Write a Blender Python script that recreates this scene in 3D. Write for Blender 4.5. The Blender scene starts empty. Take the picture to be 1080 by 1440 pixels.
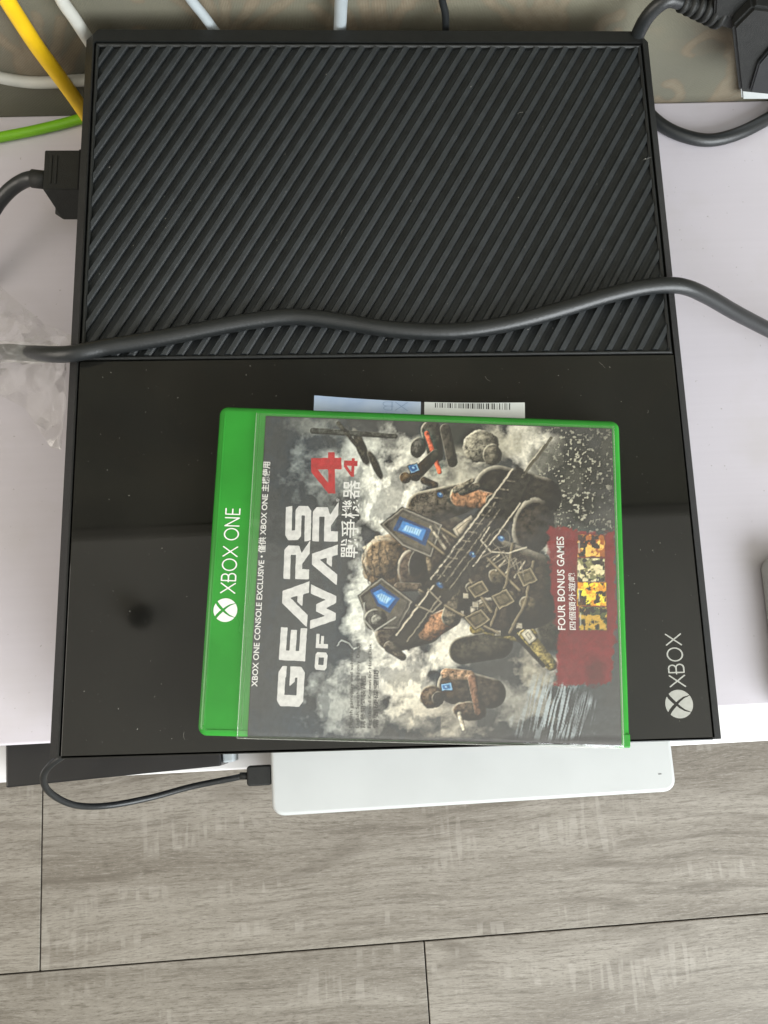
import bpy, bmesh, math, random
import numpy as np
from mathutils import Vector, Matrix

# ------------------------------------------------------------------ camera, world, light, exposure
SC = bpy.context.scene
COL = SC.collection
F = 1300.0                                   # focal length in pixels of the 1080 x 1440 photograph
RC = np.array([[0.99894, 0.01837, -0.04221], [-0.02731, 0.97465, -0.22206], [0.03706, 0.22298, 0.97412]])
CC = np.array([0.12009, 0.01035, 0.46509])
cam = bpy.data.cameras.new('camera')
cam.sensor_fit = 'VERTICAL'; cam.sensor_height = 36.0; cam.sensor_width = 27.0
cam.lens = 36.0 * F / 1440.0
cam.clip_start = 0.01; cam.clip_end = 50
camo = bpy.data.objects.new('camera', cam); COL.objects.link(camo)
camo.matrix_world = Matrix([[*RC[0], CC[0]], [*RC[1], CC[1]], [*RC[2], CC[2]], [0, 0, 0, 1]])
SC.camera = camo

w = bpy.data.worlds.new('World'); SC.world = w; w.use_nodes = True
bg = w.node_tree.nodes['Background']
bg.inputs[0].default_value = (1.0, 0.91, 0.77, 1); bg.inputs[1].default_value = 0.45

def area(name, loc, target, sx, sy, energy, col):
    l = bpy.data.lights.new(name, 'AREA'); l.shape = 'RECTANGLE'; l.size = sx; l.size_y = sy
    l.energy = energy; l.color = col
    o = bpy.data.objects.new(name, l); COL.objects.link(o); o.location = loc
    o.rotation_euler = (Vector(target) - Vector(loc)).to_track_quat('-Z', 'Y').to_euler()
    return o
area('window_light', (0.95, -0.90, 0.56), (0.22, 0.0, 0.52), 1.2, 1.0, 47.0, (0.92, 0.97, 1.0))
area('left_fill_light', (-1.05, -0.05, 0.75), (0.1, 0.2, 0.35), 0.8, 0.8, 9.5, (1.0, 0.93, 0.83))  # warm fill lamp added to brighten the left of the table, no known source

SC.view_settings.view_transform = 'Standard'; SC.view_settings.look = 'None'
SC.view_settings.gamma = 1.0; SC.view_settings.exposure = 0.0

# ------------------------------------------------------------------ helpers
def up(u, v, z=0.0):                         # photo pixel -> point on the horizontal plane z
    d = RC @ np.array([(u - 540) / F, -(v - 720) / F, -1.0]); t = (z - CC[2]) / d[2]
    return Vector(CC + t * d)
def upy(u, v, y):                            # photo pixel -> point on the vertical plane y
    d = RC @ np.array([(u - 540) / F, -(v - 720) / F, -1.0]); t = (y - CC[1]) / d[1]
    return Vector(CC + t * d)
def lin(c):
    c = np.asarray(c, float) / 255.0
    return np.where(c <= 0.04045, c / 12.92, ((c + 0.055) / 1.055) ** 2.4)

def tag(o, label=None, cat=None, group=None, kind=None):
    if label: o['label'] = label
    if cat: o['category'] = cat
    if group: o['group'] = group
    if kind: o['kind'] = kind
    return o
def thing(name, label, cat, loc=(0, 0, 0), rz=0.0, group=None):
    o = bpy.data.objects.new(name, None); COL.objects.link(o)
    o.empty_display_size = 0.02; o.location = loc; o.rotation_euler = (0, 0, rz)
    return tag(o, label, cat, group)
def link(name, me, m=None, parent=None, loc=(0, 0, 0), rot=(0, 0, 0), smooth=False):
    o = bpy.data.objects.new(name, me); COL.objects.link(o)
    if m is not None and not me.materials: me.materials.append(m)
    o.location = loc; o.rotation_euler = rot
    if parent is not None: o.parent = parent
    if smooth: me.polygons.foreach_set('use_smooth', [True] * len(me.polygons))
    return o
def bm_mesh(bm, name='mesh', recalc=True):
    if recalc: bmesh.ops.recalc_face_normals(bm, faces=bm.faces)
    me = bpy.data.meshes.new(name); bm.to_mesh(me); bm.free(); return me
def box_bm(x0, x1, y0, y1, z0, z1, bevel=0.0, seg=2, bm=None):
    b = bmesh.new()
    bmesh.ops.create_cube(b, size=1.0)
    for v in b.verts:
        v.co = Vector(((x0 + x1) / 2 + v.co.x * (x1 - x0), (y0 + y1) / 2 + v.co.y * (y1 - y0), (z0 + z1) / 2 + v.co.z * (z1 - z0)))
    if bevel: bmesh.ops.bevel(b, geom=list(b.edges), offset=bevel, segments=seg, affect='EDGES', profile=0.5)
    if bm is None: return b
    me = bpy.data.meshes.new('t'); b.to_mesh(me); b.free(); bm.from_mesh(me); bpy.data.meshes.remove(me); return bm
def box(name, x0, x1, y0, y1, z0, z1, m, parent=None, bevel=0.0, seg=2, **k):
    return link(name, bm_mesh(box_bm(x0, x1, y0, y1, z0, z1, bevel, seg)), m, parent, smooth=False, **k)
def prism(name, pts, z0, z1, m, parent=None, bevel=0.0, seg=2, smooth=False, only_vertical=False):
    b = bmesh.new()
    lo = [b.verts.new((p[0], p[1], z0)) for p in pts]; hi = [b.verts.new((p[0], p[1], z1)) for p in pts]
    b.faces.new(lo[::-1]); b.faces.new(hi); n = len(pts)
    for i in range(n): b.faces.new((lo[i], lo[(i + 1) % n], hi[(i + 1) % n], hi[i]))
    if bevel:
        es = [e for e in b.edges if (not only_vertical) or abs(e.verts[0].co.z - e.verts[1].co.z) > 1e-6]
        bmesh.ops.bevel(b, geom=es, offset=bevel, segments=seg, affect='EDGES', profile=0.5)
    return link(name, bm_mesh(b), m, parent, smooth=smooth)
def rounded_rect(x0, x1, y0, y1, r, n=6):
    out = []
    for cx, cy, a0 in ((x1 - r, y1 - r, 0), (x0 + r, y1 - r, 90), (x0 + r, y0 + r, 180), (x1 - r, y0 + r, 270)):
        for i in range(n + 1):
            a = math.radians(a0 + 90 * i / n); out.append((cx + r * math.cos(a), cy + r * math.sin(a)))
    return out
def slab(name, x0, x1, y0, y1, z0, z1, m, parent, r=0.004, b=0.001, seg=3):
    """rounded-corner slab with softened rims"""
    bm = bmesh.new(); prof = []
    for i in range(seg + 1):
        a = math.radians(90 * i / seg); prof.append((b * (1 - math.sin(a)), z0 + b * (1 - math.cos(a))))
    for i in range(seg + 1):
        a = math.radians(90 * i / seg); prof.append((b * (1 - math.cos(a)), z1 - b * (1 - math.sin(a))))
    rings = []
    for ins, z in prof:
        rings.append([bm.verts.new((p[0], p[1], z)) for p in rounded_rect(x0 + ins, x1 - ins, y0 + ins, y1 - ins, max(r - ins, 1e-4))])
    n = len(rings[0])
    for a, c in zip(rings, rings[1:]):
        for i in range(n): bm.faces.new((a[i], a[(i + 1) % n], c[(i + 1) % n], c[i]))
    bm.faces.new(rings[0][::-1]); bm.faces.new(rings[-1])
    o = link(name, bm_mesh(bm), m, parent)
    for p in o.data.polygons: p.use_smooth = len(p.vertices) == 4
    return o
def spline(pts, n=10):
    P = [Vector(p) for p in pts]; P = [P[0] * 2 - P[1]] + P + [P[-1] * 2 - P[-2]]; out = []
    for i in range(1, len(P) - 2):
        for j in range(n):
            t = j / n; a, b, c, d = P[i - 1], P[i], P[i + 1], P[i + 2]
            out.append(0.5 * ((2 * b) + (c - a) * t + (2 * a - 5 * b + 4 * c - d) * t * t + (3 * b - a - 3 * c + d) * t ** 3))
    out.append(P[-2]); return out
def tube_mesh(pts, r, sides=16, flat=1.0, ends=True, smooth_pts=True, n=10):
    path = spline(pts, n) if smooth_pts else [Vector(p) for p in pts]
    rr = r if callable(r) else (lambda t: r)
    bm = bmesh.new(); rings = []; T = (path[1] - path[0]).normalized()
    N = Vector((0, 0, 1)) - T * T.z
    if N.length < 1e-3: N = Vector((0, 1, 0)) - T * T.y
    N.normalize(); m = len(path)
    for i, p in enumerate(path):
        T2 = (path[min(i + 1, m - 1)] - path[max(i - 1, 0)]).normalized()
        N = (N - T2 * N.dot(T2)).normalized(); B = T2.cross(N); R = rr(i / (m - 1))
        rings.append([bm.verts.new(p + N * R * flat * math.cos(2 * math.pi * k / sides) + B * R * math.sin(2 * math.pi * k / sides)) for k in range(sides)])
    for a, b in zip(rings, rings[1:]):
        for k in range(sides): bm.faces.new((a[k], a[(k + 1) % sides], b[(k + 1) % sides], b[k]))
    if ends: bm.faces.new(rings[0][::-1]); bm.faces.new(rings[-1])
    me = bm_mesh(bm); me.polygons.foreach_set('use_smooth', [True] * len(me.polygons)); return me
def disc_pts(cx, cy, r, n=32): return [(cx + r * math.cos(2 * math.pi * i / n), cy + r * math.sin(2 * math.pi * i / n)) for i in range(n)]

def field_mesh(f, x0, x1, y0, y1, n):
    """filled flat mesh of the region f(x,y) > 0 (marching squares)"""
    h = (x1 - x0) / n; ny = max(2, int(round((y1 - y0) / h)))
    xs = np.linspace(x0, x1, n + 1); ys = np.linspace(y0, y1, ny + 1)
    X, Y = np.meshgrid(xs, ys, indexing='ij'); V = f(X, Y)
    verts = []; faces = []; idx = {}
    def vert(p):
        k = (round(p[0], 7), round(p[1], 7))
        if k not in idx: idx[k] = len(verts); verts.append((p[0], p[1], 0.0))
        return idx[k]
    ins = V > 0
    anyc = ins[:-1, :-1] | ins[1:, :-1] | ins[1:, 1:] | ins[:-1, 1:]
    for i, j in zip(*np.nonzero(anyc)):
        c = [(xs[i], ys[j], V[i, j]), (xs[i + 1], ys[j], V[i + 1, j]), (xs[i + 1], ys[j + 1], V[i + 1, j + 1]), (xs[i], ys[j + 1], V[i, j + 1])]
        poly = []
        for a in range(4):
            p, q = c[a], c[(a + 1) % 4]
            if p[2] > 0: poly.append(vert(p[:2]))
            if (p[2] > 0) != (q[2] > 0):
                t = p[2] / (p[2] - q[2]); poly.append(vert((p[0] + (q[0] - p[0]) * t, p[1] + (q[1] - p[1]) * t)))
        pp = []
        for k in poly:
            if k not in pp: pp.append(k)
        if len(pp) >= 3: faces.append(pp)
    me = bpy.data.meshes.new('print'); me.from_pydata(verts, [], faces); me.update(); return me
def seg_d(X, Y, a, b, square=0.0):
    ax, ay = a; bx, by = b; L = math.hypot(bx - ax, by - ay) or 1e-9
    ux, uy = (bx - ax) / L, (by - ay) / L; dx, dy = X - ax, Y - ay
    s = dx * ux + dy * uy; t = np.abs(-dx * uy + dy * ux)
    return s, t, L
def strokes(X, Y, segs, w, cap='flat'):
    out = np.full(X.shape, -1e9)
    for a, b in segs:
        if math.hypot(a[0] - b[0], a[1] - b[1]) < 1e-6: continue
        s, t, L = seg_d(X, Y, a, b)
        if cap == 'flat': v = np.minimum(w / 2 - t, np.minimum(s, L - s))
        elif cap == 'square': v = np.minimum(w / 2 - t, np.minimum(s + w / 2, L - s + w / 2))
        else:
            q = np.clip(s, 0, L) - s; v = w / 2 - np.sqrt(t * t + q * q)
        out = np.maximum(out, v)
    return out

_rng = np.random.RandomState(7); _G = _rng.rand(256, 256)
def vnoise(x, y):
    xi = np.floor(x).astype(int); yi = np.floor(y).astype(int); fx = x - xi; fy = y - yi
    fx = fx * fx * (3 - 2 * fx); fy = fy * fy * (3 - 2 * fy); g = lambda a, b: _G[a % 256, b % 256]
    return (g(xi, yi) * (1 - fx) + g(xi + 1, yi) * fx) * (1 - fy) + (g(xi, yi + 1) * (1 - fx) + g(xi + 1, yi + 1) * fx) * fy
def fbm(x, y, o=5, gain=0.55):
    s = 0; a = 1; tot = 0
    for i in range(o): s = s + a * vnoise(x * 2 ** i + 17.3 * i, y * 2 ** i + 9.1 * i); tot += a; a *= gain
    return s / tot
def poly_sd(X, Y, pts):
    """signed distance, positive inside"""
    d = np.full(X.shape, 1e18); ins = np.zeros(X.shape, bool); n = len(pts)
    for i in range(n):
        ax, ay = pts[i]; bx, by = pts[(i + 1) % n]; ex, ey = bx - ax, by - ay
        wx, wy = X - ax, Y - ay; t = np.clip((wx * ex + wy * ey) / (ex * ex + ey * ey + 1e-12), 0, 1)
        d = np.minimum(d, (wx - ex * t) ** 2 + (wy - ey * t) ** 2)
        c = ((ay > Y) != (by > Y)) & (X < ex * (Y - ay) / ((ey) if abs(ey) > 1e-12 else 1e-12) + ax); ins ^= c
    return np.where(ins, 1, -1) * np.sqrt(d)

# ------------------------------------------------------------------ materials
def mat(name, col, rough=0.5, spec=0.5, metal=0.0, noise=0.0, nscale=60.0, bump=0.0, bscale=400.0, coat=0.0, tint=None, speck=None, rvar=0.0):
    m = bpy.data.materials.new(name); m.use_nodes = True; nt = m.node_tree; N = nt.nodes; L = nt.links
    p = N['Principled BSDF']; c = (*col, 1) if len(col) == 3 else col
    p.inputs['Base Color'].default_value = c; p.inputs['Roughness'].default_value = rough
    p.inputs['Specular IOR Level'].default_value = spec; p.inputs['Metallic'].default_value = metal
    p.inputs['Coat Weight'].default_value = coat; p.inputs['Coat Roughness'].default_value = 0.05
    tc = N.new('ShaderNodeTexCoord'); out = None
    if noise or tint:
        n = N.new('ShaderNodeTexNoise'); n.inputs['Scale'].default_value = nscale; n.inputs['Detail'].default_value = 5
        L.new(tc.outputs['Object'], n.inputs['Vector'])
        mx = N.new('ShaderNodeMix'); mx.data_type = 'RGBA'
        c2 = tint if tint else tuple(max(0, x * (1 - noise)) for x in col[:3])
        mx.inputs['A'].default_value = c; mx.inputs['B'].default_value = (*c2[:3], 1)
        cr = N.new('ShaderNodeMapRange'); cr.inputs[1].default_value = 0.35; cr.inputs[2].default_value = 0.65
        L.new(n.outputs['Fac'], cr.inputs[0]); L.new(cr.outputs[0], mx.inputs['Factor']); out = mx.outputs['Result']
    if rvar:
        n = N.new('ShaderNodeTexNoise'); n.inputs['Scale'].default_value = 22; n.inputs['Detail'].default_value = 6
        L.new(tc.outputs['Object'], n.inputs['Vector'])
        mr = N.new('ShaderNodeMapRange'); mr.inputs[1].default_value = .3; mr.inputs[2].default_value = .7
        mr.inputs[3].default_value = max(0, rough - rvar); mr.inputs[4].default_value = rough + rvar
        L.new(n.outputs['Fac'], mr.inputs[0]); L.new(mr.outputs[0], p.inputs['Roughness'])
    if speck:                                    # (colour, scale, threshold): settled dust
        n = N.new('ShaderNodeTexNoise'); n.inputs['Scale'].default_value = speck[1]; n.inputs['Detail'].default_value = 2
        L.new(tc.outputs['Object'], n.inputs['Vector'])
        cr = N.new('ShaderNodeMapRange'); cr.inputs[1].default_value = speck[2]; cr.inputs[2].default_value = speck[2] + 0.04
        L.new(n.outputs['Fac'], cr.inputs[0])
        mx = N.new('ShaderNodeMix'); mx.data_type = 'RGBA'; mx.inputs['A'].default_value = c
        if out: L.new(out, mx.inputs['A'])
        mx.inputs['B'].default_value = (*speck[0], 1); L.new(cr.outputs[0], mx.inputs['Factor']); out = mx.outputs['Result']
    if out: L.new(out, p.inputs['Base Color'])
    if bump:
        n = N.new('ShaderNodeTexNoise'); n.inputs['Scale'].default_value = bscale; n.inputs['Detail'].default_value = 3
        L.new(tc.outputs['Object'], n.inputs['Vector'])
        b = N.new('ShaderNodeBump'); b.inputs['Strength'].default_value = bump; b.inputs['Distance'].default_value = 0.001
        L.new(n.outputs['Fac'], b.inputs['Height']); L.new(b.outputs[0], p.inputs['Normal'])
    return m
def attr_mat(name, rough=0.5, spec=0.5, bump=0.0):
    m = bpy.data.materials.new(name); m.use_nodes = True; nt = m.node_tree; p = nt.nodes['Principled BSDF']
    a = nt.nodes.new('ShaderNodeAttribute'); a.attribute_name = 'paint'
    nt.links.new(a.outputs['Color'], p.inputs['Base Color']); p.inputs['Roughness'].default_value = rough
    p.inputs['Specular IOR Level'].default_value = spec
    return m
def film_mat(name, gloss, rough, haze=0.0, hazecol=(0.8, 0.8, 0.78), bump=0.0, bscale=30, tintc=(1, 1, 1)):
    m = bpy.data.materials.new(name); m.use_nodes = True; nt = m.node_tree; N = nt.nodes; L = nt.links
    N.remove(N['Principled BSDF']); o = N['Material Output']
    t = N.new('ShaderNodeBsdfTransparent'); t.inputs[0].default_value = (*tintc, 1)
    g = N.new('ShaderNodeBsdfGlossy'); g.inputs['Roughness'].default_value = rough; g.inputs[0].default_value = (1, 1, 1, 1)
    d = N.new('ShaderNodeBsdfDiffuse'); d.inputs[0].default_value = (*hazecol, 1)
    ge = N.new('ShaderNodeNewGeometry'); dt = N.new('ShaderNodeVectorMath'); dt.operation = 'DOT_PRODUCT'; L.new(ge.outputs['Incoming'], dt.inputs[0]); L.new(ge.outputs['Normal'], dt.inputs[1])
    def mth(op, x, y=None, z=None):
        q = N.new('ShaderNodeMath'); q.operation = op
        for i_, v_ in enumerate((x, y, z)):
            if v_ is None: continue
            if isinstance(v_, (int, float)): q.inputs[i_].default_value = v_
            else: L.new(v_, q.inputs[i_])
        return q.outputs[0]
    schl = mth('MULTIPLY_ADD', mth('POWER', mth('SUBTRACT', 1.0, mth('ABSOLUTE', dt.outputs['Value'])), 5.0), 0.96, 0.04)   # the same from both sides
    mu = N.new('ShaderNodeMath'); mu.operation = 'MULTIPLY'; mu.inputs[1].default_value = gloss; mu.use_clamp = True
    L.new(schl, mu.inputs[0])
    m1 = N.new('ShaderNodeMixShader'); m1.inputs[0].default_value = haze; L.new(t.outputs[0], m1.inputs[1]); L.new(d.outputs[0], m1.inputs[2])
    m2 = N.new('ShaderNodeMixShader'); L.new(mu.outputs[0], m2.inputs[0]); L.new(m1.outputs[0], m2.inputs[1]); L.new(g.outputs[0], m2.inputs[2])
    L.new(m2.outputs[0], o.inputs[0])
    if bump:
        tc = N.new('ShaderNodeTexCoord'); n = N.new('ShaderNodeTexNoise'); n.inputs['Scale'].default_value = bscale; n.inputs['Detail'].default_value = 4
        L.new(tc.outputs['Object'], n.inputs['Vector']); b = N.new('ShaderNodeBump'); b.inputs['Strength'].default_value = bump; b.inputs['Distance'].default_value = 0.004
        L.new(n.outputs['Fac'], b.inputs['Height']); L.new(b.outputs[0], g.inputs['Normal'])
    return m

M = {}
M['black_matte'] = mat('black_matte_plastic', (0.009, 0.010, 0.0095), 0.52, 0.35, noise=0.25, nscale=300, bump=0.25, bscale=2600)
M['rib'] = mat('vent_plastic', (0.024, 0.028, 0.0305), 0.38, 0.5, noise=0.3, nscale=160, bump=0.25, bscale=2600, speck=((0.12, 0.12, 0.11), 900, 0.74))
M['frame'] = mat('vent_frame_plastic', (0.013, 0.015, 0.015), 0.48, 0.5, noise=0.25, nscale=200, bump=0.25, bscale=2600)
M['gloss'] = mat('piano_black_plastic', (0.006, 0.006, 0.0055), 0.03, 0.5, tint=(0.013, 0.0128, 0.011), nscale=14, speck=((0.10, 0.10, 0.09), 1100, 0.74), rvar=0.03)
M['gap'] = mat('dark_gap', (0.004, 0.004, 0.004), 0.8, 0.2)
M['silver'] = mat('silver_print', (0.42, 0.42, 0.39), 0.45, 0.5, noise=0.12, nscale=500)
M['cable'] = mat('black_rubber', (0.015, 0.017, 0.018), 0.38, 0.5, noise=0.2, nscale=90, bump=0.1, bscale=900, speck=((0.15, 0.15, 0.14), 700, 0.76))
M['plug'] = mat('black_plug_plastic', (0.014, 0.015, 0.014), 0.55, 0.4, noise=0.25, nscale=200, bump=0.3, bscale=1800)
M['yellow'] = mat('yellow_cable', (0.80, 0.50, 0.010), 0.42, 0.5, noise=0.12, nscale=90)
M['green_cable'] = mat('green_cable', (0.19, 0.48, 0.012), 0.42, 0.5, noise=0.12, nscale=90)
M['white_cable'] = mat('white_cable', (0.46, 0.46, 0.42), 0.5, 0.5, noise=0.15, nscale=70)
M['grey_cable'] = mat('grey_cable', (0.36, 0.40, 0.42), 0.5, 0.5, noise=0.15, nscale=70)
M['case'] = mat('green_case_plastic', (0.030, 0.275, 0.032), 0.22, 0.5, noise=0.18, nscale=45, rvar=0.06)
M['case_dark'] = mat('green_case_recess', (0.016, 0.20, 0.02), 0.3, 0.5, noise=0.15, nscale=45)
M['white_print'] = mat('white_print', (0.80, 0.80, 0.77), 0.45, 0.4, noise=0.10, nscale=700)
M['title'] = mat('title_print', (0.74, 0.74, 0.71), 0.45, 0.4, tint=(0.58, 0.58, 0.56), nscale=420)
M['red'] = mat('red_print', (0.52, 0.025, 0.03), 0.45, 0.4, noise=0.35, nscale=300)
M['maroon'] = mat('maroon_print', (0.15, 0.018, 0.022), 0.45, 0.4, tint=(0.09, 0.012, 0.018), nscale=90)
M['dark_print'] = mat('dark_print', (0.03, 0.03, 0.03), 0.5, 0.4)
M['art'] = attr_mat('cover_print', 0.45, 0.4)
M['paper'] = mat('paper_white', (0.66, 0.70, 0.70), 0.6, 0.3, noise=0.06, nscale=80)
M['paper_blue'] = mat('paper_pale_blue', (0.30, 0.42, 0.66), 0.6, 0.3, tint=(0.46, 0.56, 0.72), nscale=30)
M['shelf'] = mat('white_laminate', (0.80, 0.79, 0.79), 0.4, 0.4, noise=0.04, nscale=20)
M['white_plastic'] = mat('white_plastic', (0.50, 0.52, 0.515), 0.35, 0.5, noise=0.05, nscale=30, bump=0.06, bscale=1500)
M['cream_plastic'] = mat('cream_plastic', (0.55, 0.55, 0.50), 0.4, 0.5, noise=0.08, nscale=30)
M['black_box'] = mat('black_box_plastic', (0.012, 0.012, 0.013), 0.30, 0.5, noise=0.2, nscale=60, speck=((0.1, 0.1, 0.09), 800, 0.76))
M['metal'] = mat('bright_metal', (0.6, 0.62, 0.64), 0.25, 0.5, metal=1.0)
M['film'] = film_mat('clear_sleeve', 1.8, 0.11, 0.035, (0.75, 0.71, 0.64), bump=0.32, bscale=17)
M['film_edge'] = film_mat('clear_sleeve_edge', 2.0, 0.25, 0.12, (0.75, 0.78, 0.72))
M['tape'] = film_mat('clear_tape', 1.6, 0.20, 0.09, (0.50, 0.48, 0.38), bump=0.25, bscale=90)
M['tape_light'] = film_mat('clear_tape_fold', 0.9, 0.25, 0.16, (0.52, 0.52, 0.48), bump=0.25, bscale=90)
M['ceiling'] = mat('ceiling_paint', (0.88, 0.85, 0.78), 0.9, 0.2, noise=0.04, nscale=3)
M['moulding'] = mat('moulding_paint', (0.30, 0.28, 0.24), 0.6, 0.3)

def table_mat():
    m = mat('pale_lilac_laminate', (0.56, 0.525, 0.53), 0.42, 0.45); nt = m.node_tree; N = nt.nodes; L = nt.links; p = N['Principled BSDF']
    tc = N.new('ShaderNodeTexCoord'); mp = N.new('ShaderNodeMapping'); mp.inputs['Scale'].default_value = (1.0, 55, 1)
    L.new(tc.outputs['Object'], mp.inputs[0]); n = N.new('ShaderNodeTexNoise'); n.inputs['Scale'].default_value = 6; n.inputs['Detail'].default_value = 6
    L.new(mp.outputs[0], n.inputs['Vector']); n2 = N.new('ShaderNodeTexNoise'); n2.inputs['Scale'].default_value = 5; n2.inputs['Detail'].default_value = 4
    L.new(tc.outputs['Object'], n2.inputs['Vector']); mx = N.new('ShaderNodeMix'); mx.data_type = 'RGBA'
    mx.inputs['A'].default_value = (0.53, 0.500, 0.560, 1); mx.inputs['B'].default_value = (0.60, 0.568, 0.630, 1); L.new(n.outputs['Fac'], mx.inputs['Factor'])
    m2 = N.new('ShaderNodeMix'); m2.data_type = 'RGBA'; m2.inputs['B'].default_value = (0.57, 0.54, 0.575, 1)
    L.new(mx.outputs['Result'], m2.inputs['A']); L.new(n2.outputs['Fac'], m2.inputs['Factor'])
    n3 = N.new('ShaderNodeTexNoise'); n3.inputs['Scale'].default_value = 420; n3.inputs['Detail'].default_value = 2; L.new(tc.outputs['Object'], n3.inputs['Vector'])
    n4 = N.new('ShaderNodeTexNoise'); n4.inputs['Scale'].default_value = 24; n4.inputs['Detail'].default_value = 6; L.new(tc.outputs['Object'], n4.inputs['Vector'])
    r3 = N.new('ShaderNodeMapRange'); r3.inputs[1].default_value = .72; r3.inputs[2].default_value = .77; r3.inputs[4].default_value = .6; L.new(n3.outputs['Fac'], r3.inputs[0])
    r4 = N.new('ShaderNodeMapRange'); r4.inputs[1].default_value = .5; r4.inputs[2].default_value = .72; r4.inputs[4].default_value = .35; L.new(n4.outputs['Fac'], r4.inputs[0])
    m4 = N.new('ShaderNodeMix'); m4.data_type = 'RGBA'; m4.inputs['B'].default_value = (0.47, 0.44, 0.43, 1); L.new(m2.outputs['Result'], m4.inputs['A']); L.new(r4.outputs[0], m4.inputs['Factor'])
    m3 = N.new('ShaderNodeMix'); m3.data_type = 'RGBA'; m3.inputs['B'].default_value = (0.24, 0.22, 0.20, 1); L.new(m4.outputs['Result'], m3.inputs['A']); L.new(r3.outputs[0], m3.inputs['Factor']); L.new(m3.outputs['Result'], p.inputs['Base Color'])
    b = N.new('ShaderNodeBump'); b.inputs['Strength'].default_value = 0.05; b.inputs['Distance'].default_value = 0.001; L.new(n.outputs['Fac'], b.inputs['Height']); L.new(b.outputs[0], p.inputs['Normal'])
    return m
M['table'] = table_mat()

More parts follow.
